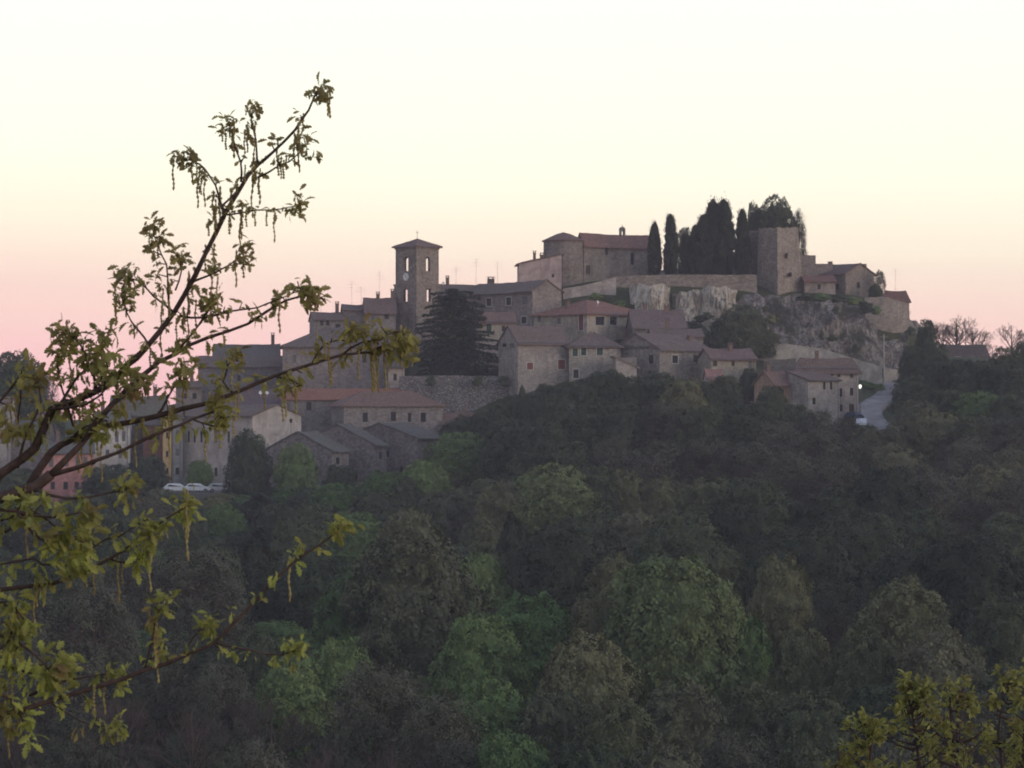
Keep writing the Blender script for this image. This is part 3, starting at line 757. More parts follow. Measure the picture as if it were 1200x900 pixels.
def car(px, Y, rz, paint, label, van=False, L=4.1, dz=0.0, z=None):
    x = (px-CX)/F*Y
    if z is None: z = max(ground(x+a, Y+b) for a in (-1.5,0,1.5) for b in (-1.5,0,1.5))+.05+dz
    root = empty('parked_van' if van else 'parked_car', (x, Y, z), R(rz)); tag(root, label, 'van' if van else 'car')
    H = 1.9 if van else 1.42; W = .84
    if van: prof = [(-L/2,.35),(-L/2,.9),(-L/2+.05,H),(L/2-1.5,H),(L/2-.75,1.15),(L/2-.05,1.0),(L/2,.35)]; gl = [(-L/2+.4,1.2),(-L/2+.45,H-.2),(L/2-1.55,H-.2),(L/2-1.0,1.2)]
    else: prof = [(-L/2,.35),(-L/2,.75),(-L/2+.25,.95),(-L/2+.75,H-.04),(-.2,H),(.55,H-.06),(1.15,.98),(L/2-.15,.8),(L/2,.6),(L/2,.35)]; gl = [(-L/2+.65,.98),(-L/2+.92,H-.15),(.48,H-.17),(.98,.98)]
    def extr(mb, pr, w, w2=None):
        w2 = w2 or w; a = [mb.vert((x_, -(w if z_ < 1.05 else w2), z_)) for x_, z_ in pr]; b = [mb.vert((x_, (w if z_ < 1.05 else w2), z_)) for x_, z_ in pr]
        mb.f.append(a); mb.m.append(0); mb.f.append(b[::-1]); mb.m.append(0)
        for i in range(len(pr)): j = (i+1) % len(pr); mb.f.append([a[j], a[i], b[i], b[j]]); mb.m.append(0)
    mb = MB(); extr(mb, prof, W, W*.86); o = mb.build('body', paint, root)
    bv = o.modifiers.new('bevel', 'BEVEL'); bv.width = .06; bv.segments = 2
    mb = MB()
    for s in (-1, 1):
        mb.face([(x_, s*((W if z_ < 1.05 else W*.86)+.012), z_) for x_, z_ in gl])
    mb.build('side_windows', M_glass, root)
    mb = MB()
    fr = [(.62,H-.1),(1.08,1.02)] if not van else [(L/2-1.45,H-.1),(L/2-.82,1.2)]
    (xa,za),(xb,zb_) = fr; mb.face([(xa+.05,-.62,za),(xb+.06,-.7,zb_),(xb+.06,.7,zb_),(xa+.05,.62,za)]); mb.build('windscreen', M_glass, root)
    for sx in (-1, 1):
        for sy in (-1, 1):
            mb = MB(); mb.tube([(sx*L*.31, sy*(W-.12), .31), (sx*L*.31, sy*(W+.03), .31)], .31, 14)
            wv = mb.build('wheel', M_dkwood, root); mb = MB(); mb.tube([(sx*L*.31, sy*(W+.025), .31), (sx*L*.31, sy*(W+.045), .31)], .18, 10); mb.build('rim', M_metal, wv)
    for s in (-1, 1):
        mb = MB(); mb.box((L/2-.03, s*.6-.13, .62), (L/2+.02, s*.6+.13, .76)); mb.build('headlight', M_glass, root)
P_white = plain_mat('white_car_paint', (.75,.76,.78), .35, .05); P_blue = plain_mat('dark_blue_car_paint', (.03,.05,.09), .35, .05); P_sil = plain_mat('silver_car_paint', (.45,.46,.48), .35, .05, 2, .3)
P_red = plain_mat('dull_red_car_paint', (.30,.10,.09), .4, .05)
# ---------------------------------------------------------------- vegetation
def leaf_mat(name, a, b_, rough=.8, transl=0.0):
    m, nt, b = new_mat(name, rough)
    oi = nd(nt, 'ShaderNodeObjectInfo'); v = mapping(nt)
    f = noise_n(nt, v, 7.0, 3, .6)
    c = ramp(nt, f, [(.36, a), (.64, b_)])
    hs = nd(nt, 'ShaderNodeHueSaturation')
    mr = nd(nt, 'ShaderNodeMapRange'); nt.links.new(oi.outputs['Random'], mr.inputs[0]); mr.inputs[3].default_value = .75; mr.inputs[4].default_value = 1.2
    mh = nd(nt, 'ShaderNodeMapRange'); nt.links.new(oi.outputs['Random'], mh.inputs[0]); mh.inputs[3].default_value = .525; mh.inputs[4].default_value = .478
    nt.links.new(mr.outputs[0], hs.inputs['Value']); nt.links.new(mh.outputs[0], hs.inputs['Hue']); hs.inputs['Saturation'].default_value = .82; nt.links.new(c, hs.inputs['Color'])
    nt.links.new(hs.outputs[0], b.inputs['Base Color']); b.inputs['Specular IOR Level'].default_value = .15
    if transl:
        t = nd(nt, 'ShaderNodeBsdfTranslucent'); nt.links.new(hs.outputs[0], t.inputs['Color'])
        ms = nd(nt, 'ShaderNodeMixShader'); ms.inputs[0].default_value = transl
        nt.links.new(b.outputs[0], ms.inputs[1]); nt.links.new(t.outputs[0], ms.inputs[2]); nt.links.new(ms.outputs[0], nt.nodes['Material Output'].inputs['Surface'])
    return m
K = 1.65
LM = {
 'green': leaf_mat('leaves_mid_green', scl((.045,.085,.022),K), scl((.085,.135,.032),K)),
 'light': leaf_mat('leaves_fresh_green', scl((.066,.088,.026),K), scl((.108,.135,.042),K)),
 'olive': leaf_mat('leaves_olive_green', scl((.056,.064,.028),K), scl((.090,.096,.042),K)),
 'brown': leaf_mat('leaves_brown_green', scl((.056,.060,.033),K), scl((.084,.088,.046),K)),
 'grey': leaf_mat('buds_grey_brown', scl((.042,.044,.029),K), scl((.064,.065,.042),K)),
 'dark': leaf_mat('leaves_dark_green', scl((.026,.038,.020),K), scl((.050,.064,.030),K)),
 'pine': leaf_mat('needles_dark', scl((.018,.027,.017),K), scl((.034,.045,.024),K)),
 'cypress': leaf_mat('needles_blackish', (.016,.022,.012), (.03,.038,.018)),
}
M_bark = plain_mat('grey_brown_bark', (.085,.07,.055), .95, .35, 6)
M_bark2 = plain_mat('pale_grey_bark', (.10,.074,.066), .95, .3, 6)

def rdir(rg):
    while True:
        v = Vector((rg.uniform(-1,1), rg.uniform(-1,1), rg.uniform(-1,1)))
        if .05 < v.length < 1: return v.normalized()
def leafcard(V, Fc, p, n, s, rg):
    u = n.cross(rdir(rg)); u = u.normalized() if u.length > 1e-3 else Vector((1,0,0)); w = n.cross(u)
    i = len(V); a = s*rg.uniform(.6, 1.1); b = s*rg.uniform(.5, .8)
    V.extend([tuple(p-u*a), tuple(p-w*b+u*a*.1), tuple(p+u*a), tuple(p+w*b+u*a*.1)]); Fc.append((i, i+1, i+2, i+3))
def crown_mesh(name, seed, prof, nlobe=26, nleaf=8000, ls=.016, lobe=(.09,.19), z0=.18, gap=.35, flat=1.0, inner=.15, core=.56, mid=.27):
    """unit tree crown: height 0..1, radius about .5; prof(t) = radius at relative height"""
    rg = random.Random(seed); V = []; Fc = []; L = []
    for i in range(nlobe):
        t = rg.random()**.8; r = prof(t); an = rg.uniform(0, 2*math.pi); q = r*math.sqrt(rg.uniform(.40, 1.05))
        lr = rg.uniform(*lobe)
        L.append((Vector((q*math.cos(an)*(1-lr*.6), q*math.sin(an)*(1-lr*.6), z0+(1-z0)*t*(1-lr*.5))), lr, rg.uniform(.55, 1.25)))
    wsum = sum(l[1]**2 for l in L)
    for c, lr, dens in L:
        k = int(nleaf*lr*lr/wsum*dens)
        nc = max(5, int(k/22)); tw = []
        for j in range(nc):
            d = rdir(rg); d.z = d.z*.9+.22; d.normalize()
            tw.append((c+Vector((d.x, d.y, d.z*flat))*lr*rg.uniform(.55, 1.12), d))
        for j in range(k):
            q, d = tw[rg.randrange(nc)]
            if rg.random() < inner: p = c+rdir(rg)*lr*rg.uniform(.2,.9)
            else: p = q+Vector((rg.gauss(0,1), rg.gauss(0,1), rg.gauss(0,.7*flat)))*lr*.20
            cd = Vector((p.x, p.y, (p.z-.38)*.9)); cd = cd.normalized() if cd.length > .01 else d
            leafcard(V, Fc, p, (rdir(rg)*.55+d*.35+cd*.55+Vector((0,0,.15))).normalized(), ls*rg.uniform(.7,1.3), rg)
    if core:
        bm = bmesh.new()
        mids = [(Vector((0,0,z0+(1-z0)*t_)), prof(t_)*mid/.27*.62/core, 0) for t_ in (.25,.45,.65)] if mid else []
        for c, lr, dens in L+mids:
            g = bmesh.ops.create_icosphere(bm, subdivisions=2, radius=lr*core)
            for v in g['verts']:
                q = v.co*1.0; k_ = 1+.45*noise.noise(q*(2.2/lr)+c*9)+.25*noise.noise(q*(5/lr)+c*5)
                v.co = Vector((q.x*k_, q.y*k_, q.z*k_*flat))+c
        bm.verts.ensure_lookup_table(); off = len(V); bm.verts.index_update()
        V.extend([tuple(v.co) for v in bm.verts]); Fc.extend([tuple(off+v.index for v in f.verts) for f in bm.faces]); bm.free()
    me = bpy.data.meshes.new(name); me.from_pydata(V, [], Fc); me.update(); return me
def dome_mesh(name, seed, prof, n=26000, ls=.0135, z0=.08, lump=.23, flat=1.0, dens=1.0, core=.70):
    """crown as a deep shell of leaf cards over a lumpy dome, with clefts between its limbs"""
    rg = random.Random(seed); V = []; Fc = []; S = Vector((seed*3.7, seed*1.3, seed*.7))
    tops = [(rg.uniform(0,6.28), rg.uniform(.2,.95), rg.uniform(.18,.34)) for _ in range(16)]
    def surf(t, an):
        d = Vector((math.cos(an), math.sin(an), (t-.45)*2.4))
        k = 1+lump*(1.5*noise.noise(d*1.7+S)+1.0*noise.noise(d*3.9+S)+.6*noise.noise(d*8+S))
        return prof(t)*k
    m = 0
    while m < n:
        t = rg.random(); an = rg.uniform(0, 6.2832); r = surf(t, an)
        if rg.random() > r/.5+.15: continue
        q = 1-abs(rg.gauss(0, .10)) if rg.random() < .8 else math.sqrt(rg.random())
        p = Vector((r*q*math.cos(an), r*q*math.sin(an), z0+(1-z0)*(t*(.90+.10*q)+.05*lump*noise.noise(S+Vector((math.cos(an)*3*r/.4, math.sin(an)*3*r/.4, 0)))*8*t)))
        c_ = noise.noise(Vector((p.x*9, p.y*9, p.z*9/flat*.8))+S)+.5*noise.noise(p*21+S)
        if c_ < -.22 and q > .80 and rg.random() < .9: continue
        p += rdir(rg)*.012
        o = Vector((p.x, p.y, (p.z-.40)*.95)); o = o.normalized() if o.length > .01 else Vector((0,0,1))
        g = Vector((noise.noise(p*10+S), noise.noise(p*10+S+Vector((7,0,0))), noise.noise(p*10+S+Vector((0,7,0)))))
        if flat < 1: o = (o+Vector((0,0,.5))).normalized()
        leafcard(V, Fc, p, (o*.75+g*1.0+rdir(rg)*.5).normalized(), ls*rg.uniform(.6,1.35), rg); m += 1
    if core:
        NR, NA = 12, 16; off = len(V)
        for j in range(NR+1):
            t = .02+.94*j/NR
            for k in range(NA):
                an = 6.2832*k/NA; r = surf(t, an)*core*.95*(1+.3*noise.noise(Vector((j*.8, math.cos(an)*3, math.sin(an)*3))+S)); V.append((r*math.cos(an), r*math.sin(an), z0+(1-z0)*(.12+.78*t)))
        for j in range(NR):
            for k in range(NA): Fc.append((off+j*NA+k, off+j*NA+(k+1)%NA, off+(j+1)*NA+(k+1)%NA, off+(j+1)*NA+k))
    me = bpy.data.meshes.new(name); me.from_pydata(V, [], Fc); me.update(); return me
def round_prof(t): return .46*math.sqrt(max(0, 1-((t-.42)/.60)**2))
def ovoid_prof(t): return .47*math.sqrt(max(0, 1-((t-.38)/.64)**2))*(1-.10*t)
def cone_prof(t): return .46*(1-t)**.75*min(1, .5+t*4)+.02
def umb_prof(t): return .47*math.sqrt(max(0, 1-((t-.55)/.50)**2))
def cyp_prof(t): return .42*min(1, .55+t*2.2)*(1-t**3.2)**.8+.02
def trunk_mesh(name, seed, h=.55, r=.022, limbs=7, spread=.3):
    rg = random.Random(seed); mb = MB()
    mb.tube([(0,0,-.15),(rg.uniform(-.01,.01),0,h*.4),(rg.uniform(-.02,.02),rg.uniform(-.02,.02),h),(rg.uniform(-.03,.03),0,h*1.55)], [r*1.25,r*.85,r*.6,r*.2], 7)
    for i in range(limbs):
        an = i*2.4+rg.uniform(-.4,.4); z = h*rg.uniform(.35,1.05); q = spread*rg.uniform(.6,1.1)
        mid = Vector((q*.45*math.cos(an), q*.45*math.sin(an), z+.12)); end = Vector((q*math.cos(an+.2), q*math.sin(an+.2), z+.30*rg.uniform(.7,1.1)))
        mb.tube([(0,0,z-.03), mid, end], [r*.5, r*.33, r*.1], 5, False)
    return mb.mesh(name, M_bark)
def twig_mesh(name, seed, depth=6, prof=None):
    """a leafless spring crown: forking limbs down to fine twigs"""
    rg = random.Random(seed); mb = MB()
    def grow(p, d, L, r, k):
        n = 2; pts = [p]; q = p; dd = d
        for i in range(n):
            dd = (dd+rdir(rg)*.18+Vector((0,0,.06))).normalized(); q = q+dd*L/n; pts.append(q)
        mb.tube(pts, [r, r*.85, r*.7], 3 if k < depth-1 else 5, False)
        if k == 0: return
        for j in range(3 if rg.random() < .8 else 2):
            nd_ = (dd+rdir(rg)*.75); nd_.z += .1
            if q.xy.length > .42: nd_ -= Vector((q.x, q.y, 0))*.8
            grow(q, nd_.normalized(), L*rg.uniform(.62,.85), r*.68, k-1)
    for i in range(5):
        an = i*1.256+rg.uniform(-.3,.3); grow(Vector((0,0,.24+.05*rg.random())), Vector((math.cos(an)*.6, math.sin(an)*.6, .75)).normalized(), .19, .0105, depth-1)
    return mb
CR = {}
for i in range(4):
    CR['round%d' % i] = dome_mesh('round_crown', 20+i, round_prof)
    CR['ovoid%d' % i] = dome_mesh('ovoid_crown', 40+i, ovoid_prof, z0=.06)
for i in range(3):
    CR['pine%d' % i] = dome_mesh('pine_crown', 60+i, umb_prof, 22000, .0135, .12, .2, .45)
    CR['cone%d' % i] = dome_mesh('conifer_crown', 70+i, cone_prof, 22000, .0135, .03, .22, .5)
    CR['cyp%d' % i] = crown_mesh('cypress_crown', 80+i, cyp_prof, 80, 15000, .021, (.15,.24), .03, flat=.5, core=.8)
    CR['sparse%d' % i] = crown_mesh('sparse_crown', 90+i, round_prof, 120, 22000, .0105, (.07,.14), .08, inner=.3, core=0)
for i in range(3): CR['shrub%d' % i] = crown_mesh('shrub_crown', 110+i, lambda t: .48*math.sqrt(max(0, 1-(t/1.02)**2)), 22, 3600, .022, (.12,.22), -.05)
BARE = []
for i in range(3):
    mb = twig_mesh('bare', 120+i); BARE.append(mb.mesh('bare_crown', M_bark2))
TR = [trunk_mesh('trunk', 200+i) for i in range(3)]
TRC = [trunk_mesh('trunk', 210+i, .3, .018, 0) for i in range(1)]
_cm = {}
def crown_for(key, mk):
    if (key, mk) not in _cm:
        me = CR[key].copy(); me.materials.append(LM[mk]); _cm[(key, mk)] = me
    return _cm[(key, mk)]
KINDS = {  # kind: (crown family, variants, leaf material, words, name)
 'green': ('round',4,'green','mid green round crowned tree','broadleaf_tree'), 'light': ('round',4,'light','fresh light green leafy tree','broadleaf_tree'),
 'olive': ('ovoid',4,'olive','olive green leafy tree','broadleaf_tree'), 'brown': ('ovoid',4,'brown','brownish budding tree','broadleaf_tree'),
 'grey': ('sparse',3,'grey','sparse grey spring tree','broadleaf_tree'), 'dark': ('round',4,'dark','dark green dense tree','broadleaf_tree'),
 'pine': ('pine',3,'pine','blackish green flat topped pine','pine_tree'), 'cone': ('cone',3,'pine','dark conical conifer','conifer_tree'),
 'dcone': ('cone',3,'dark','dark green pointed tree','conifer_tree'), 'gcone': ('ovoid',4,'green','green pointed young tree','broadleaf_tree'),
 'dovoid': ('ovoid',4,'dark','dark green tall tree','broadleaf_tree'), 'cyp': ('cyp',3,'cypress','blackish columnar cypress','cypress_tree'), 'bare': ('bare',3,None,'leafless twiggy tree','bare_tree'),
}
tcount = [0]; PLACED = []
def tree(px, ytop, wpx, kind, h=11.0, Y=None, label=None, group=None, Ymin=188, sink=0.0, ybase=None):
    fam, nv, mk, words, nm = KINDS[kind]; tcount[0] += 1; i = tcount[0]; rg = random.Random(i*13)
    if Y is None:
        Y = Ymin
        while Y < 545:
            p = P(px, ytop, Y)
            if p.z-ground(p.x, Y, False) <= h: break
            Y += 1.0
    p = P(px, ytop, Y); g = (ground(p.x, Y) if ybase is None else P(px, ybase, Y).z)-sink; h = max(1.5, p.z-g)
    w = wpx*Y/F
    root = empty(nm, (p.x, Y, g), rg.uniform(0, 6.28)); root.scale = (w, w, h)
    tm = TRC[0] if fam == 'cyp' else TR[i % 3]
    tr = link('trunk', tm, root)
    if fam == 'bare': link('crown', BARE[i % 3], root)
    else:
        link('crown', crown_for(fam+str(rg.randrange(nv)), mk), root)
        if fam == 'sparse': link('twigs', BARE[i % 3], root)
    root['category'] = 'tree'
    if label: root['label'] = label
    if group: root['group'] = group
    PLACED.append([root, px, ytop, words, label, Y]); return root
T = tree
# cypresses and crown trees on the summit
T(767,259,17,'cyp',Y=543,label='slim leftmost cypress next to the church',group='cypresses on the castle hill')
T(786,249,19,'cyp',Y=542,label='second pointed cypress from the church',group='cypresses on the castle hill')
T(803,266,22,'dark',Y=546,label='small rounded dark tree between the second cypress and the big clump')
T(824,250,24,'cyp',Y=543,label='left shoulder cypress of the big dark clump',group='cypresses on the castle hill')
T(836,233,30,'cyp',Y=544,label='tall broad cypress in the left of the big dark clump',group='cypresses on the castle hill')
T(849,231,27,'cyp',Y=543,label='tallest broad cypress at the right of the big dark clump',group='cypresses on the castle hill')
T(815,262,18,'cyp',Y=544,label='short leftmost cypress of the big dark clump',group='cypresses on the castle hill')
T(870,243,21,'cyp',Y=543,label='single cypress between the big clump and the keep',group='cypresses on the castle hill')
T(909,231,56,'dark',Y=556,label='wide dark tree rising behind the keep')
T(884,238,22,'dark',Y=556,label='thin open tree just left above the keep')
T(934,249,26,'grey',Y=554,label='ragged thin tree hanging over the right edge of the keep')
T(1031,317,16,'grey',Y=549,label='tiny sparse tree beside the castle house end')
T(1026,333,16,'dark',Y=546,label='small dark bush tree against the castle house end')
# trees in the town
T(868,358,66,'dark',Y=515,label='broad dark tree growing in front of the cliff foot')
T(845,375,36,'dark',Y=514,label='smaller dark tree at the left side of the broad cliff tree')
T(896,385,34,'dark',Y=516,label='small dark tree at the right side of the broad cliff tree')
T(20,411,74,'dark',Y=498,ybase=505,label='dark round tree above the roofs at the far left edge')
T(52,440,50,'grey',Y=500,label='sparse tree between the far left tree and the oak stem')
T(-12,440,70,'dark',Y=505,ybase=505,label='dark tree cut by the left edge of the picture')
T(234,539,34,'green',Y=460,ybase=577,label='small round green tree against the cream house')
T(292,503,62,'dovoid',Y=446,label='tall green pointed tree in front of the cream gable')
T(347,521,60,'gcone',Y=444,label='green pointed tree right of the cream gable tree')
T(305,578,110,'cone',Y=418,label='very dark wide conifer below the cream gable')
T(272,588,90,'cone',Y=410,label='dark conifer left of the very dark wide conifer')
LIST = """
130 545 74 dark 7|172 535 56 dark 7|95 580 80 dark 8|20 548 70 dark 8|55 592 90 grey 9|120 600 100 dark 9|175 585 80 grey 9|215 590 60 dark 8|-20 590 90 dark 9
440 575 70 dark 8|328 590 70 dark 8|262 590 50 green 7|150 560 60 dark 7|470 560 60 dark 8|190 600 60 green 7|395 566 76 green 8|452 552 70 green 9|418 600 80 green 9|372 590 80 dark 9|540 506 84 green 9|498 540 66 green 8|480 598 90 olive 10|350 610 90 dark 10|520 575 80 brown 9|400 545 50 dark 7
545 488 60 dark 7|572 478 50 dark 8|603 462 36 dark 6|640 450 34 dark 6|668 448 40 dark 6|700 440 40 dark 7|588 468 52 dcone 9|612 452 34 dcone 9|628 458 46 dark 9|657 462 56 dark 9|683 446 66 dark 9|712 434 66 dark 10|742 441 66 dark 9|772 438 70 dark 9|802 444 70 olive 9|828 447 60 dark 8|850 440 46 dark 8|878 431 26 dark 6|905 452 44 dark 8|930 474 60 dark 8|960 482 60 grey 8|990 490 56 grey 7|1018 500 60 brown 7|1050 500 64 brown 7|895 470 60 dark 9
565 484 50 dark 8|600 490 80 dark 10|645 490 80 dark 10|690 475 80 dark 10|735 472 80 dark 10|780 470 80 grey 10|825 476 80 dark 10|870 476 80 dark 10|915 495 80 grey 9|960 505 80 grey 9|1005 520 80 grey 9|1050 522 90 brown 9
1100 416 50 dark 8|1128 421 50 dark 8|1156 422 50 dark 8|1180 408 54 dark 9|1206 400 60 dark 9|1232 396 60 dark 9|1086 374 28 dark 11|1070 405 34 dark 8|1096 400 36 dark 8|1112 428 56 dark 7|1140 430 60 dark 7|1172 424 60 dark 8|1200 430 70 dark 8|1230 420 80 dark 8
1075 440 60 dark 8|1110 456 70 dark 8|1150 460 80 green 8|1190 462 80 dark 8|1075 470 70 brown 8|1100 482 80 olive 8|1145 488 90 brown 8|1190 492 90 grey 8|1235 470 90 dark 9
590 565 90 olive 10|648 546 120 light 11|600 600 76 cone 11|640 610 60 dcone 9|662 622 120 pine 12|560 640 90 dark 10|700 600 90 dark 10|730 552 66 olive 9|776 560 70 olive 9|745 600 100 brown 10|700 545 70 dark 10|620 530 80 dark 10|668 520 90 dark 10|725 515 90 grey 10|775 520 90 grey 10|825 515 90 grey 10|875 520 90 grey 10|925 530 90 grey 10|975 540 90 grey 10|830 562 100 olive 10|800 600 110 dark 11|880 560 110 dark 11|860 595 80 pine 11|940 618 120 pine 11|1040 548 90 pine 12|1010 600 110 pine 11|985 570 90 dark 10|1135 632 140 pine 12|1080 600 100 dark 10|1100 555 100 grey 10|1160 545 100 brown 10|1200 560 110 grey 10|1190 600 120 dark 10|1070 545 80 grey 9|1130 520 90 grey 9|1190 525 90 brown 9|895 640 90 pine 11|1065 640 110 pine 11|1205 650 110 dark 10|840 640 100 dark 11|760 640 80 dark 10|720 650 80 olive 10
300 620 120 cone 12|250 640 90 dark 11|225 646 150 grey 12|110 690 130 grey 12|30 690 130 grey 12|60 640 110 dark 11|160 640 100 grey 11|370 650 100 dark 10|410 660 90 dark 9
484 622 176 brown 16|420 672 110 green 12|560 650 80 green 10|620 698 134 green 12|560 720 120 green 12|700 696 100 olive 12|785 652 184 light 16|690 740 130 olive 12|915 654 96 olive 13|868 720 90 green 10|984 684 96 grey 12|1058 678 130 olive 13|1105 738 140 brown 13|1175 700 110 dark 12|1010 740 110 olive 12|940 740 100 olive 11|840 690 90 light 11|1225 720 110 olive 12
300 745 90 dark 8|350 770 110 green 9|400 752 100 green 10|260 780 100 grey 10|190 750 120 grey 11|60 770 150 grey 11|140 790 140 bare 11|225 810 130 bare 10|320 800 130 bare 10|440 780 140 grey 12|510 820 130 grey 11|575 800 120 green 11|650 810 120 dark 11|720 820 130 olive 11|800 800 140 brown 11|880 800 120 olive 10|950 810 130 dark 11|1040 800 140 dark 11|1125 810 120 grey 11|1190 780 120 dark 11|20 820 130 bare 11|90 840 130 grey 11|380 850 130 bare 10|460 860 120 bare 10|600 860 120 green 10|540 870 120 grey 9|690 870 130 dark 10|780 870 130 brown 10|860 860 120 grey 10|960 870 130 olive 10|1050 870 130 grey 10|300 870 120 grey 10|170 870 130 bare 10
"""
for ln in LIST.strip().split('\n'):
    for it in ln.split('|'):
        a = it.split(); T(float(a[0]), float(a[1]), float(a[2]), a[3], float(a[4]))
T(1140,376,60,'bare',Y=572,ybase=428,label='faint leafless tree rising behind the isolated house roof')
T(1106,372,44,'bare',Y=573,ybase=425,label='thin leafless tree left behind the isolated house')
T(1120,364,80,'bare',Y=566,ybase=425,label='largest leafless tree on the right skyline beside the isolated house')
T(1094,370,46,'bare',Y=560,ybase=420,label='smaller leafless tree between the cliff end and the isolated house')
T(1152,392,44,'bare',Y=568,ybase=432,label='low leafless tree right behind the isolated house')
T(1186,374,48,'bare',Y=556,ybase=425,label='upright leafless tree near the right edge of the skyline')
T(1062,362,22,'bare',Y=538,label='tiny leafless tree on the sloping cliff end')
# landmark based labels so that each listed tree can be pointed at
LMK = [(-200,'at the far left edge'),(60,'below the pink house'),(170,'below the yellow house'),(260,'below the cream house'),(340,'beside the small clearing'),(430,'below the stone barns'),
       (520,'below the four window house'),(590,'below the cedar'),(650,'below the red shuttered house'),(710,'below the green shuttered house'),(775,'below the pale quoin house'),(840,'below the three slit house'),
       (900,'below the orange walled house'),(960,'below the tall white house'),(1030,'below the road bend'),(1100,'below the isolated skyline house'),(1170,'near the right edge')]
def band(y):
    return ('at the town edge' if y < 480 else 'high on the slope' if y < 545 else 'in mid slope' if y < 610 else 'on the lower slope' if y < 690 else 'in the front rows' if y < 780 else 'in the bottom row')
gr = {}
for rec in PLACED:
    root, px, yt, words, label, Y = rec
    if label: continue
    lm = min(LMK, key=lambda l: abs(l[0]-px))[1]
    gr.setdefault('%s %s, %s' % (words, band(yt), lm), []).append(rec)
ordw = ['first', 'second', 'third', 'fourth', 'fifth', 'sixth', 'seventh', 'eighth', 'ninth', 'tenth']
for lab, rs in gr.items():
    rs.sort(key=lambda r: (r[1], r[2]))
    for k, r in enumerate(rs):
        if len(rs) > 2: lab = lab.replace(', ', ' ').replace(' leafy', '').replace(' round crowned', '')
        pre = '' if len(rs) == 1 else (('left hand ' if k == 0 else 'right hand ') if len(rs) == 2 else ordw[k]+' from left ')
        r[0]['label'] = (pre+lab)[:140]; r[0]['group'] = 'trees of the wooded slope'
# understorey trees filling the wood between the tall ones
fr = random.Random(5); nfill = 0
Yf = 196.0
while Yf < 446:
    half = 740*Yf/F; x = -half+fr.uniform(0,6)
    while x < half:
        px = CX+F*x/Yf; yg = HZ-ground(x, Yf, False)*F/Yf
        clear = (318 < px < 440 and 690 < yg < 775) or (985 < px < 1060 and Yf > 440)
        hh = fr.uniform(3.2, 5.0) if Yf < 330 else fr.uniform(4.5, 6.5) if Yf < 400 else fr.uniform(4, 5.5)
        if not clear and nfill < 290:
            kd = fr.choice(['dark','dark','olive','olive','green','dark','grey','dark'] if Yf > 300 else ['green','olive','olive','green','dark','grey'])
            fam, nv, mk, words, nm = KINDS[kd]; i = nfill; w = fr.uniform(5,8)
            jx = x+fr.uniform(-1.5,1.5); jy = Yf+fr.uniform(-3,3)
            root = empty('understorey_tree', (jx, jy, ground(jx, jy)-.2), fr.uniform(0,6)); root.scale = (w, w, hh)
            link('trunk', TR[i % 3], root)
            link('crown', BARE[i % 3] if fam == 'bare' else crown_for(fam+str(i % nv), mk), root)
            root['category'] = 'tree'; root['label'] = 'low filler tree half hidden among the taller trees of the wood'; root['group'] = 'low trees under the taller wood'
            nfill += 1
        x += fr.uniform(8.5, 11.5)*(1.0 if Yf > 250 else .9)
    Yf += fr.uniform(10.5, 13.0)

# ---- cedar
def cedar():
    Y = 499; p = P(531, 334, Y); g = P(531, 441, Y).z; h = p.z-g; R0 = 73*Y/F
    root = empty('cedar_tree', (p.x, Y, g)); tag(root, 'big dark layered cedar on the terrace beside the bell tower', 'tree')
    mb = MB(); rg = random.Random(3); V = []; Fc = []
    mb.tube([(0,0,-3),(0,0,h*.4),(.2,0,h*.8),(.1,0,h*.93)], [.5,.38,.18,.04], 8)
    n = 84
    for i in range(n):
        t = .04+.92*i/n; z = h*t; L = R0*((1-t*.96)**.44)*rg.uniform(.66,1.10)*(1+.12*math.sin(i*2.399*1.0+1))*(1.0 if t > .12 else .95); an = i*2.399+rg.uniform(-.3,.3)
        d = Vector((math.cos(an), math.sin(an), 0)); e = d*L+Vector((0,0,z-.05*L+rg.uniform(-.2,.3)))
        mb.tube([(0,0,z-.2), d*L*.5+Vector((0,0,z+.1)), e], [.12,.07,.02], 4, False)
        s = d.cross(Vector((0,0,1)))
        for k in range(int(90+230*L/R0)):
            u = rg.uniform(.15,1.03); wd = L*.36*math.sin(min(1,u*1.15)*math.pi*.86+.1)
            q = (d*L*u)+s*rg.uniform(-1,1)*wd+Vector((0,0,z-.05*L*u+.10*math.sin(u*3)+rg.gauss(0,.09)-abs(rg.gauss(0,.12))))
            nn = (Vector((0,0,1))+rdir(rg)*.6).normalized(); leafcard(V, Fc, q, nn, .27*rg.uniform(.7,1.3), rg)
    mb.build('trunk', M_bark, root)
    me = bpy.data.meshes.new('cedar_foliage'); me.from_pydata(V, [], Fc); me.materials.append(LM['dark']); me.update(); link('crown', me, root)
cedar()
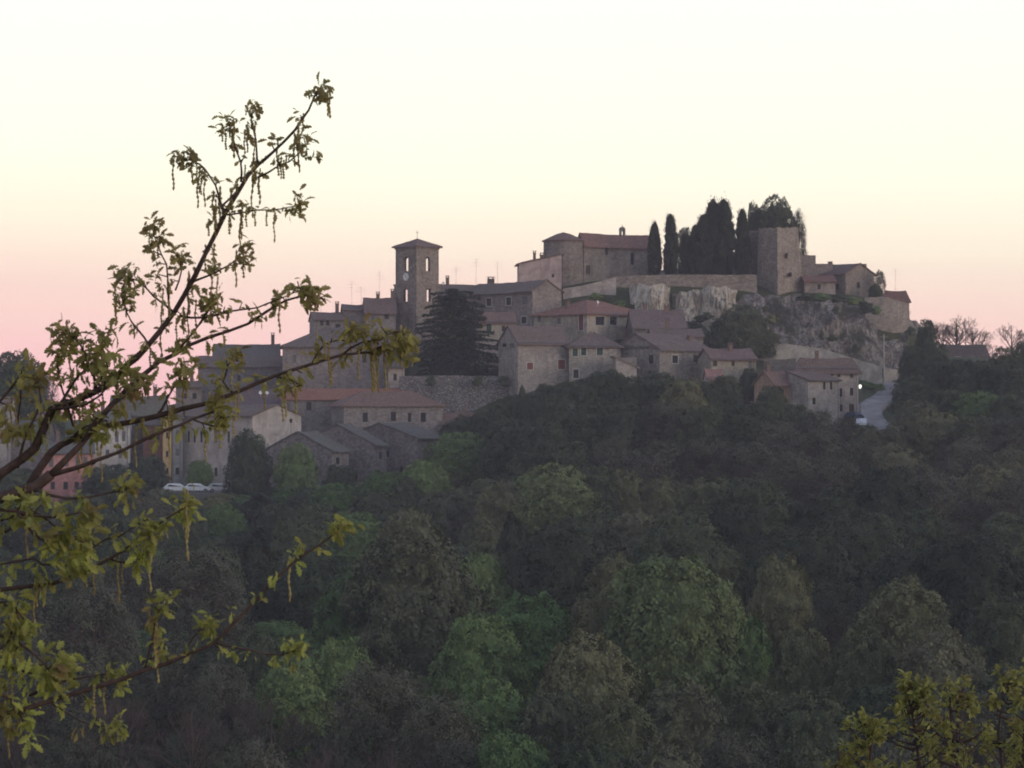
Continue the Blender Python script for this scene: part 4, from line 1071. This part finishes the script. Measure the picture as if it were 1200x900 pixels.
# ---- shrubs on the cliff and the banks
def shrub(px, yb, wpx, hpx, Y, mk, label, group=None, z=None):
    p = P(px, yb, Y); g = p.z if z is None else z
    root = empty('shrub', (p.x, Y, g), rnd.uniform(0,6)); root.scale = (wpx*Y/F, wpx*Y/F, hpx*Y/F)
    link('crown', crown_for('shrub%d' % rnd.randrange(3), mk), root); link('stem', TRC[0], root)
    root['category'] = 'shrub'; root['label'] = label
    if group: root['group'] = group
for k, (px, yb, w, h, mk) in enumerate([(945,352,26,9,'dark'),(962,353,28,10,'green'),(982,354,26,9,'dark'),(1000,357,24,9,'green'),(1014,362,22,9,'dark'),(1028,368,16,10,'green')]):
    shrub(px, yb, w, h, 525.5, mk, ['leftmost','second','third','fourth','fifth','rightmost'][k]+' dark shrub in the row along the cliff top', 'shrubs along the cliff top')
for k, (px, yb, w, h, mk) in enumerate([(698,352,20,9,'green'),(712,356,20,9,'dark'),(727,360,20,8,'green'),(742,364,18,8,'dark')]):
    shrub(px, yb, w, h, 529, mk, ['upper','second','third','lowest'][k]+' shrub in the hedge below the church ramp', 'hedge below the church ramp')
rs = random.Random(11); pos = ['left','middle','right']
cl = []
for k in range(13):
    px = rs.uniform(862,1085); t = rs.random(); yb = lerp(364,425,t); cl.append((px, yb))
for px, yb in cl:
    shrub(px, yb, rs.uniform(8,20), rs.uniform(6,12), 523.5+rs.uniform(-1,1), rs.choice(['dark','dark','brown','olive']), 'small scrubby bush clinging to the grey cliff face', 'bushes clinging to the cliff')
for k in range(14):
    px = 905+k*9.5+rs.uniform(-3,3); Yq = lerp(513,502,k/13); x = (px-CX)/F*Yq
    root_y = HZ-ground(x, Yq)*F/Yq
    shrub(px, root_y+1, rs.uniform(15,24), rs.uniform(7,10), Yq, rs.choice(['green','light','green']), 'low green bush on the grass bank under the roadside wall', 'low bushes on the roadside bank')
for k in range(9):
    px = 1052+k*6; Yq = 505-k*4.2; x = (px-CX)/F*Yq; yy = HZ-ground(x, Yq)*F/Yq
    shrub(px+6, yy+2, 22, 12, Yq, rs.choice(['green','dark']), 'bush along the right side of the descending road', 'bushes beside the road')
for k, px in enumerate((505, 560, 590)):
    shrub(px, 452, 16, 12, 488, 'dark', ['left','middle','right'][k]+' dark bush growing from the rubble terrace wall', 'bushes on the terrace wall')
for k in range(10):
    px = 815+k*8+rs.uniform(-3,3); shrub(px, rs.uniform(372,386), 18, 9, 521, rs.choice(['dark','brown']), 'brownish scrub under the pale rock faces', 'scrub under the pale rocks')

# ---- parked vehicles and clearing
tb = MB(); za = P(200, 577, 456).z
x0_, x1_ = (176-CX)/F*456, (350-CX)/F*456
tb.box((x0_, 451, za-6), (x1_, 467, za)); o = tb.build('parking_terrace', plain_mat('terrace_paving', (.16,.15,.145), .9, .3, .8)); tag(o, 'flat paved parking terrace at the foot of the cream house', None, None, 'structure')
car(207, 454, 8, P_white, 'white parked car left of the small round green tree', z=za)
car(231, 454.5, 4, P_white, 'white parked car half behind the small round green tree', z=za)
car(258, 455, 12, P_sil, 'silver parked car mostly behind the green pointed tree', z=za)
car(327, 454, 170, P_sil, 'pale parked car between the two green pointed trees', z=za)
car(1001, 473, 60, P_blue, 'dark blue car parked by the door of the tall white house', dz=.3)
car(1010, 466, 80, P_white, 'white car parked below the dark blue car at the road', dz=.3)
car(322, 322, 15, P_red, 'dull red car at the top of the grassy clearing')
car(362, 316, 160, P_sil, 'silver grey car in the grassy clearing')
def hut(px, Y, label, w=2.6, d=2.2, h=1.9):
    x = (px-CX)/F*Y; z = ground(x, Y); root = empty('garden_hut', (x, Y, z), R(20)); tag(root, label, 'hut')
    mb = MB(); zt = h; O = Vector((0,0,0)); face_grid(mb, O, Vector((1,0,0)), w, -.6, zt, [(w*.35,w*.65,.05,1.6)], Vector((0,-1,0)), .06)
    mb.face([(w,0,-.6),(w,d,-.6),(w,d,zt),(w,0,zt)]); mb.face([(0,0,-.6),(0,0,zt),(0,d,zt),(0,d,-.6)]); mb.face([(0,d,-.6),(0,d,zt),(w,d,zt),(w,d,-.6)])
    for y in (0, d): pass
    for x_ in (0, w): mb.face([(x_,0,zt),(x_,d,zt),(x_,d/2,zt+.5)])
    mb.build('wall', wall_mat((.38,.37,.38), .1), root)
    mb = MB(); mb.box((w*.35+.01,.055,.06),(w*.65-.01,.09,1.59)); mb.build('door', M_dkwood, root)
    rb = MB(); roof_slab(Vector((-.2,-.2,zt-.05)),Vector((w+.2,-.2,zt-.05)),Vector((w+.2,d/2,zt+.62)),Vector((-.2,d/2,zt+.62)),.08,rb); roof_slab(Vector((w+.2,d+.2,zt-.05)),Vector((-.2,d+.2,zt-.05)),Vector((-.2,d/2,zt+.62)),Vector((w+.2,d/2,zt+.62)),.08,rb)
    rb.build('roof', plain_mat('pale_sheet_roof', (.5,.5,.52), .6), root)
hut(860, 232, 'small pale roofed hut half hidden among the front trees')
hut(143, 214, 'small pale garden hut glimpsed low behind the oak twigs', 1.8, 1.6, 1.5)
# ---------------------------------------------------------------- foreground oak (branches reach in from the left) and young oaks at the right
BZ = (1.65+.05, 1.65+.75)
def oak_leaf_mat(name, a, b_, tr):
    m, nt, b = new_mat(name, .55)
    v = mapping(nt); f = noise_n(nt, v, 9.0, 3, .6); g = noise_n(nt, v, 60.0, 3, .6)
    c = ramp(nt, f, [(.27, (.25,.16,.085)), (.40, a), (.64, b_)]); c = mix(nt, .5, c, ramp(nt, g, [(.3,(.35,.35,.35)),(.7,(.68,.68,.68))]), 'OVERLAY')
    if name.startswith('young'):
        sz = nd(nt, 'ShaderNodeSeparateXYZ'); nt.links.new(v, sz.inputs[0]); mr = nd(nt, 'ShaderNodeMapRange'); nt.links.new(sz.outputs['Z'], mr.inputs[0])
        mr.inputs[1].default_value = BZ[0]; mr.inputs[2].default_value = BZ[1]; mr.inputs[4].default_value = .6; c = mix(nt, mr.outputs[0], c, (.27,.175,.10))
    nt.links.new(c, b.inputs['Base Color']); t = nd(nt, 'ShaderNodeBsdfTranslucent'); nt.links.new(c, t.inputs['Color'])
    ms = nd(nt, 'ShaderNodeMixShader'); ms.inputs[0].default_value = tr
    nt.links.new(b.outputs[0], ms.inputs[1]); nt.links.new(t.outputs[0], ms.inputs[2]); nt.links.new(ms.outputs[0], nt.nodes['Material Output'].inputs['Surface']); return m
M_oakleaf = oak_leaf_mat('young_oak_leaves', (.225,.215,.07), (.39,.42,.11), .40)
M_catkin = oak_leaf_mat('oak_catkins', (.30,.22,.09), (.42,.36,.16), .25)
M_oakbark = plain_mat('oak_branch_bark', (.075,.05,.045), .9, .4, 60)
M_oakleaf2 = oak_leaf_mat('sapling_leaves', (.19,.18,.06), (.33,.33,.10), .4)

LOBES = [(0,.02),(.10,.04),(.22,.13),(.30,.07),(.42,.25),(.52,.14),(.64,.29),(.74,.16),(.86,.18),(.94,.08),(1.0,0)]
def oak_leaf(V, Fc, p, d, n, L, rg):
    """lobed oak leaf: midrib from p along d, curling down, folded along the midrib"""
    s = d.cross(n).normalized(); curl = rg.uniform(.2, .9); fold = rg.uniform(.1,.5); i0 = len(V)
    for t, w in LOBES:
        c = p+d*(L*t)-n*(curl*L*t*t*.5)
        V.append(tuple(c)); 
        V.append(tuple(c+s*(w*L*.9)+n*(fold*w*L))); V.append(tuple(c-s*(w*L*.9)+n*(fold*w*L)))
    for k in range(len(LOBES)-1):
        a = i0+3*k; b = a+3
        Fc.append((a, a+1, b+1, b)); Fc.append((a, b, b+2, a+2))
def cluster(V, Fc, CV, CF, p, d, size, rg, n=None, catk=0):
    n = int((n or rg.randint(5, 8))*1.7)
    for j in range(n):
        dd = (d*.4+rdir(rg)*1.0+Vector((0,0,-.45))).normalized()
        nn = dd.cross(rdir(rg)).normalized()
        if nn.z < 0: nn = -nn
        oak_leaf(V, Fc, p+rdir(rg)*size*.3, dd, nn, size*rg.uniform(.38,.85), rg)
    for j in range(catk):
        q = p+rdir(rg)*size*.45; L = size*rg.uniform(1.0,2.6); b = MB(); m = 14
        pts = [q+Vector((.018*L*math.sin(k*.6+j), .018*L*math.cos(k*.5+j), -L*k/m)) for k in range(m+1)]
        rad = [(.0032 if k % 2 else .0012)*rg.uniform(.7,1.3) for k in range(m+1)]
        b.tube(pts, rad, 5); CV.append((b, L))

D0 = 7.0
def oak():
    rg = random.Random(21)
    tx = (-420-CX)/F*D0
    gz = ground(tx, D0)
    root = empty('oak_tree', (tx, D0, gz)); tag(root, 'oak reaching in from the left with young yellow green leaves and hanging catkins', 'tree')
    o = root.location
    def pt(px, py, dz=0.0): return P(px, py, D0+dz)-o
    V = []; Fc = []; CV = []; CF = []
    # trunk beside the picture
    tb = MB(); tb.tube([(0,0,-.4),(0,0,.6),(.05,0,1.4),(.02,.05,2.2),(.1,.1,3.2)], [.17,.13,.11,.09,.05], 12)
    tr = tb.build('trunk', M_oakbark, root, True)
    crot = [Vector((.05,0,z)) for z in (.9,1.2,1.45)]
    B_ = [  # (name, points (px,py,depth offset), radius px start, end, leaf spacing px, cluster size px)
     ([(-420,760,0),(-200,650,.05),(0,583,0),(40,571,0),(60,556,0)], 26, 13, 0, 0),
     ([(60,556,0),(95,520,.0),(130,474,.02),(170,437,.03),(205,414,.03),(245,396,.03),(290,380,.02),(335,352,0),(362,345,0)], 9, 2.2, 26, 22),
     ([(60,556,0),(92,548,-.02),(140,529,-.04),(195,504,-.06),(226,492,-.06),(258,478,-.06)], 6.5, 2.5, 40, 20),
     ([(35,570,.05),(60,530,.08),(85,514,.08),(120,501,.05),(185,487,.0),(240,473,0),(275,461,0),(322,440,0),(365,426,0),(400,416,0),(432,412,0),(450,404,0)], 9.5, 2.2, 30, 22),
     ([(-60,600,.1),(10,548,.12),(40,525,.12),(62,480,.12),(88,470,.12),(120,455,.1),(150,428,.08),(169,409,.06),(205,366,.05),(228,322,.05),(253,274,.05),(279,223,.05),(301,194,.05),(322,176,.05),(345,153,.05),(362,128,.05),(374,102,.05)], 13, 2.0, 34, 20),
     ([(42,525,.12),(52,497,.14),(74,468,.14),(92,440,.14),(110,425,.14)], 7, 2, 22, 24),
     ([(226,330,.05),(252,320,.0),(268,310,-.03),(284,296,-.05)], 3, 1.2, 18, 17),
     ([(279,223,.05),(262,240,0),(268,252,0),(300,247,0),(330,244,0),(352,238,0)], 3, 1.2, 22, 15),
     ([(262,256,.05),(258,232,.1),(245,205,.1),(234,192,.1),(214,186,.1)], 3.4, 1.4, 18, 17),
     ([(283,212,.05),(282,190,.02),(272,160,0),(268,146,0)], 3, 1.3, 17, 16),
     ([(301,194,.05),(300,165,.05),(293,140,.05),(300,128,.05)], 3, 1.3, 19, 14),
     ([(303,207,.05),(328,194,.02),(346,184,0),(356,170,0)], 2.6, 1.2, 20, 17),
     ([(205,366,.05),(180,347,.1),(162,330,.1),(146,322,.1)], 3.2, 1.3, 17, 18),
     ([(198,375,.05),(196,340,.0),(194,310,0),(184,287,0),(180,272,0)], 3, 1.3, 16, 17),
     ([(205,340,.05),(212,318,.02),(208,300,0)], 2.4, 1.2, 14, 16),
     ([(175,404,.05),(160,385,.05),(148,365,.05),(142,345,.05)], 3, 1.2, 18, 18),
     ([(210,370,.05),(240,372,.0),(262,366,0),(300,360,0),(330,350,-.03),(352,340,-.03)], 3.2, 1.3, 20, 18),
     ([(205,412,.03),(222,395,.0),(240,370,0),(248,350,0)], 3.2, 1.4, 18, 20),
     ([(120,455,.1),(104,430,.1),(95,405,.1),(80,390,.1)], 3.6, 1.5, 17, 22),
     ([(86,500,.08),(72,455,.1),(68,420,.1),(76,400,.1)], 3, 1.4, 20, 22),
     ([(274,461,0),(262,448,.0),(268,430,0),(274,415,0)], 3, 1.5, 24, 18),
     ([(322,440,0),(338,444,-.02),(352,452,-.02),(338,455,-.02)], 2.6, 1.5, 20, 14),
     ([(365,426,0),(378,405,.0),(398,398,0),(412,386,0)], 2.8, 1.3, 16, 19),
     ([(400,416,0),(425,400,0),(444,398,0),(462,388,0),(470,402,0)], 2.8, 1.3, 12, 22),
     ([(-420,900,0),(-200,720,.0),(0,690,0),(62,683,0),(95,671,0),(128,655,0),(160,634,0),(190,612,0),(222,592,0)], 12, 2.0, 22, 24),
     ([(-300,780,-.1),(0,661,-.05),(50,662,-.05),(90,662,-.05)], 5, 2, 24, 22),
     ([(-420,1000,0),(-150,900,0),(0,842,0),(30,830,0),(92,812,0),(169,786,0),(250,753,0),(293,709,0),(341,662,0),(372,640,0),(400,618,0)], 12, 2.2, 19, 20),
     ([(253,754,0),(290,762,0),(330,767,0),(348,762,0)], 3, 1.3, 24, 18),
     ([(35,815,.05),(80,797,.05),(135,788,.05)], 4, 1.6, 22, 20),
     ([(62,825,0),(95,845,0),(128,856,0)], 2.2, 1.1, 60, 22),
     ([(170,785,0),(178,755,0),(182,725,0),(190,712,0)], 2.8, 1.2, 17, 19),
     ([(215,767,0),(226,748,0),(240,735,0)], 2.5, 1.2, 18, 18),
     ([(-50,590,-.1),(20,600,-.15),(60,606,-.15),(95,600,-.15)], 6, 2, 14, 27),
     ([(20,600,-.15),(40,625,-.15),(64,640,-.15)], 4, 2, 12, 26),
     ([(40,572,-.1),(80,585,-.1),(130,578,-.1),(150,572,-.1)], 4, 1.6, 24, 23),
     ([(0,842,.0),(-20,790,.0),(10,750,.0),(20,720,.0)], 5, 2, 14, 27),
     ([(-60,740,.0),(0,745,.0),(40,765,.0),(60,790,.0)], 5, 2, 15, 26),
     ([(-60,500,.1),(0,470,.1),(25,440,.1),(20,500,.1)], 5, 2, 16, 24),
     ([(-60,640,0),(-10,630,0),(22,612,0),(26,590,0)], 5, 2, 14, 26),
     ([(-60,830,0),(0,812,0),(20,830,0),(28,846,0)], 4, 2, 14, 24),
     ([(95,520,0),(112,490,-.05),(140,470,-.05),(160,452,-.05)], 3.4, 1.6, 18, 22),
     ([(95,671,0),(110,640,0),(140,628,0),(170,610,0)], 3, 1.4, 20, 22),
     ([(185,487,0),(196,468,0),(205,452,0),(215,438,0)], 3.4, 1.6, 15, 22),
     ([(226,492,-.06),(250,500,-.06),(262,490,-.06)], 2.6, 1.4, 18, 18),
     ([(20,548,.12),(30,510,.1),(48,470,.1),(40,440,.1)], 4, 1.6, 14, 24),
     ([(60,480,.1),(100,475,.05),(128,452,.05),(140,440,.05)], 4, 1.6, 13, 24),
     ([(110,455,.1),(125,430,.1),(120,405,.1)], 3.4, 1.6, 14, 24),
     ([(85,514,.08),(100,500,.0),(125,492,.0)], 3, 1.6, 14, 22),
     ([(-40,600,-.1),(0,610,-.1),(40,600,-.1),(70,622,-.1),(100,636,-.1)], 5, 1.8, 12, 27),
     ([(-40,700,0),(0,705,0),(30,728,0),(20,760,0)], 4, 1.8, 13, 27),
     ([(-40,800,0),(0,780,0),(40,790,0),(70,775,0)], 4, 1.6, 14, 25),
     ([(128,655,0),(150,660,0),(170,650,0)], 3, 1.4, 13, 22),
    ]
    k = D0/F
    for n_, (pts, r0, r1, sp, cs) in enumerate(B_):
        q = [pt(*p) for p in pts]
        # subdivide and roughen
        fine = []
        for i in range(len(q)-1):
            p0, p1, p2, p3 = q[max(0,i-1)], q[i], q[i+1], q[min(len(q)-1,i+2)]
            m = max(2, int((p2-p1).length/(26*k)))
            for j in range(m):
                t = j/m; c = 0.5*((2*p1)+(p2-p0)*t+(2*p0-5*p1+4*p2-p3)*t*t+(3*p1-p0-3*p2+p3)*t**3)
                fine.append(c+rdir(rg)*1.1*k)
        fine.append(q[-1]); N = len(fine)
        rad = [lerp(r0, r1, (i/(N-1))**.8)*.5*k*(1+.10*rg.uniform(-1,1)) for i in range(N)]
        b = MB(); b.tube(fine, rad, 8); spurs = []
        if not sp: b.build('branch', M_oakbark, root, True); continue
        # leaf clusters along the outer part and at the end
        acc = 0; tot = sum((a-b2).length for a, b2 in zip(fine, fine[1:]))
        run = 0; big = n_ in (1,3,4,24,26)
        for a, b2 in zip(fine, fine[1:]):
            L = (b2-a).length; run += L; acc += L
            if acc > .42*sp*k*rg.uniform(.6,1.3) and run/tot > (.10 if pts[0][1] > 560 and n_ > 24 else .22 if not big else .15):
                acc = 0; d = (b2-a).normalized(); spur = (d*.4+rdir(rg)*.8+Vector((0,0,.25))).normalized(); e = b2+spur*cs*k*rg.uniform(.3,.7)
                sb = MB(); sb.tube([b2, b2.lerp(e,.5)+rdir(rg)*1*k, e], [1.2*k*.8, .9*k*.8, .6*k], 5)
                spurs.append(sb)
                up = pts[0][1] < 480 or n_ in (7,)
                cluster(V, Fc, CV, CF, e, spur, cs*k, rg, rg.randint(3,5), rg.choice([0,1,2,2]) if (n_ in (3,4,7,8,9,10,11,12,22,23,24,30) or rg.random() < .1) else 0)
        cluster(V, Fc, CV, CF, fine[-1], (fine[-1]-fine[-2]).normalized(), cs*k*1.1, rg, 8, 2 if (n_ % 3 == 0 and pts[-1][1] < 480) else 0)
        for sb in spurs:
            o_ = len(b.v); b.v += sb.v; b.f += [[o_+i for i in f] for f in sb.f]; b.m += sb.m
        b.build('branch', M_oakbark, root, True)
        for j in range(4): cluster(V, Fc, CV, CF, fine[-1]+rdir(rg)*cs*k*.8, (fine[-1]-fine[-2]).normalized(), cs*k, rg, 4, 0)
    me = bpy.data.meshes.new('leaves'); me.from_pydata(V, [], Fc); me.materials.append(M_oakleaf); me.update(); lv = link('foliage', me, root)
    CV.sort(key=lambda c: -c[1])
    for b, L in CV[:100]: b.build('catkin', M_catkin, root)
    r = MB()
    for b, L in CV[100:]:
        o_ = len(r.v); r.v += b.v; r.f += [[o_+i for i in f] for f in b.f]; r.m += b.m
    if r.v: tag(r.build('catkins', M_catkin, root), kind='stuff')
oak()
def sapling(px, ytop, wpx, D, label, seed, hang=1.0):
    rg = random.Random(seed); p = P(px, ytop, D); g = ground(p.x, D)-.2; h = p.z-g; w = wpx*D/F/2
    root = empty('young_oak', (p.x, D, g)); tag(root, label, 'tree', 'young oaks at the lower right')
    mb = MB(); V = []; Fc = []; st = [Vector((.06*math.sin(i*1.3+seed), .05*math.cos(i*1.1), h*i/12)) for i in range(13)]
    st[0].z = -.4
    mb.tube(st, [lerp(.075,.006,(i/12)**.8) for i in range(13)], 7)
    ncl = int(13*wpx/100*4)
    for i in range(ncl):
        t = 1-(rg.random()**1.35)*min(.75, (2.3*w)/h+.1); z = h*t; an = rg.uniform(0, 6.28); rr = w*min(1, ((1-t)*h/(w*1.3)+.12))**.7*rg.uniform(.35,1.05)
        a = Vector((0,0,z-rr*.45)); e = Vector((rr*math.cos(an), rr*math.sin(an), z+rg.uniform(-.05,.08)))
        mb.tube([a, a.lerp(e,.5)+Vector((0,0,-.03)), e], [.009,.006,.003], 4, False)
        for j in range(3):
            q = a.lerp(e, rg.uniform(.55,1.05))+rdir(rg)*.05; d = (e-a).normalized()
            for m in range(rg.randint(4,7)):
                dd = (d*.4+rdir(rg)+Vector((0,0,-.1))).normalized(); nn = dd.cross(rdir(rg)).normalized()
                if nn.z < 0: nn = -nn
                oak_leaf(V, Fc, q, dd, nn, rg.uniform(.04,.075), rg)
    mb.build('trunk', M_oakbark, root, True)
    me = bpy.data.meshes.new('leaves'); me.from_pydata(V, [], Fc); me.materials.append(M_oakleaf2); me.update(); link('crown', me, root)
sapling(1070, 797, 110, 21, 'young oak with straight dark stem left in the lower right corner', 1)
sapling(1122, 803, 110, 21.5, 'middle young oak with dark stem in the lower right corner', 2)
sapling(1180, 796, 110, 22, 'young oak third from left in the lower right corner', 3)
sapling(1208, 768, 60, 20.5, 'young oak cut by the right edge of the picture', 4)
sapling(1015, 838, 50, 20, 'short young oak second from left at the bottom edge', 5)
sapling(978, 876, 40, 20, 'lowest young oak leftmost at the bottom edge', 6)
# ---------------------------------------------------------------- light, air, camera
def world():
    w = bpy.data.worlds.new('World'); scene.world = w; w.use_nodes = True; nt = w.node_tree
    bg = nt.nodes['Background']; out = nt.nodes['World Output']
    sky = nd(nt, 'ShaderNodeTexSky'); sky.sky_type = 'NISHITA'; sky.sun_disc = False
    sky.sun_elevation = R(6); sky.sun_rotation = R(118); sky.dust_density = 2
    nt.links.new(sky.outputs['Color'], bg.inputs['Color']); bg.inputs['Strength'].default_value = .05
    tc = nd(nt, 'ShaderNodeTexCoord'); sx = nd(nt, 'ShaderNodeSeparateXYZ'); nt.links.new(tc.outputs['Generated'], sx.inputs[0])
    # small waviness so the twilight bands are not ruler straight
    mz = nd(nt, 'ShaderNodeMath', operation='MULTIPLY_ADD'); nt.links.new(sx.outputs['X'], mz.inputs[0]); mz.inputs[1].default_value = SKY_TILT
    mp = nd(nt, 'ShaderNodeMapping'); mp.inputs['Scale'].default_value = (2.5,2.5,26); nt.links.new(tc.outputs['Generated'], mp.inputs['Vector'])
    nz = noise_n(nt, mp.outputs['Vector'], 1.6, 5, .6, .8); ma = nd(nt, 'ShaderNodeMath', operation='MULTIPLY_ADD'); nt.links.new(nz, ma.inputs[0]); ma.inputs[1].default_value = .016; nt.links.new(sx.outputs['Z'], ma.inputs[2])
    nt.links.new(ma.outputs[0], mz.inputs[2])
    r = ramp(nt, mz.outputs[0], SKY)
    # afterglow on the right behind the camera
    dt = nd(nt, 'ShaderNodeVectorMath', operation='DOT_PRODUCT'); nt.links.new(tc.outputs['Generated'], dt.inputs[0]); dt.inputs[1].default_value = Vector((.80,-.58,.12)).normalized()
    g = ramp(nt, dt.outputs['Value'], [(0.0,(.50,.50,.52)),(.5,(.8,.8,.8)),(.85,(1,1,1))])
    bk = nd(nt, 'ShaderNodeMapRange'); nt.links.new(sx.outputs['Y'], bk.inputs[0]); bk.inputs[1].default_value = 0.6; bk.inputs[2].default_value = 0.1
    c = mix(nt, bk.outputs[0], r, mix(nt, 1.0, r, g, 'MULTIPLY'))
    b2 = nd(nt, 'ShaderNodeBackground'); nt.links.new(c, b2.inputs['Color']); b2.inputs['Strength'].default_value = 1.0
    ad = nd(nt, 'ShaderNodeAddShader'); nt.links.new(bg.outputs[0], ad.inputs[0]); nt.links.new(b2.outputs[0], ad.inputs[1]); nt.links.new(ad.outputs[0], out.inputs['Surface'])
# direction height -> colour (z of the view direction)
SKY_TILT = 0.03
SKY = [(0.0,(1.03,.54,.59)),(.021,(1.08,.64,.64)),(.044,(1.05,.74,.66)),(.066,(1.04,.90,.73)),(.088,(1.03,.99,.82)),(.14,(.98,.99,.86)),(.20,(.90,.92,.92)),(.45,(.50,.55,.70)),(1.0,(.30,.36,.55))]
world()
def lights():
    l = bpy.data.lights.new('sun', 'SUN'); l.energy = SUN; l.angle = R(12); l.color = (1,.86,.72)
    o = bpy.data.objects.new('sun', l); col.objects.link(o)
    d = Vector((.80,-.58,.22)).normalized()   # towards the glow: right, behind the camera, low
    o.rotation_euler = d.to_track_quat('Z', 'Y').to_euler()
SUN = .35
lights()
def haze():
    mb = MB(); mb.box((-2100,-230,-75),(2100,1530,70))
    m = bpy.data.materials.new('evening_haze'); m.use_nodes = True; nt = m.node_tree
    nt.nodes.remove(nt.nodes['Principled BSDF']); v = nd(nt, 'ShaderNodeVolumePrincipled')
    v.inputs['Color'].default_value = (.80,.78,.92,1); v.inputs['Density'].default_value = HAZE; v.inputs['Anisotropy'].default_value = 0.0
    nt.links.new(v.outputs[0], nt.nodes['Material Output'].inputs['Volume'])
    o = mb.build('haze', m); tag(o, 'thin violet evening haze over the valley and the hill', 'haze', None, 'stuff')
HAZE = .00023
haze()
cam = bpy.data.cameras.new('camera'); cam.sensor_width = 36; cam.lens = 36*F/1200; cam.clip_end = 6000; cam.clip_start = .2
co = bpy.data.objects.new('camera', cam); col.objects.link(co); co.location = (0,0,0)
co.rotation_euler = (R(90)+math.atan((HZ-450)/F), 0, 0); scene.camera = co
cam.dof.use_dof = True; cam.dof.focus_distance = 16; cam.dof.aperture_fstop = 22
vs = scene.view_settings; vs.view_transform = 'Standard'; vs.look = 'None'; vs.exposure = 0.12; vs.gamma = 1
cy = scene.cycles; cy.use_denoising = True
try: cy.denoiser = 'OPENIMAGEDENOISE'
except Exception: pass
cy.max_bounces = 5; cy.diffuse_bounces = 3; cy.glossy_bounces = 2; cy.transmission_bounces = 3; cy.volume_bounces = 0; cy.transparent_max_bounces = 4
cy.filter_width = 1.7
scene.render.engine = 'CYCLES'
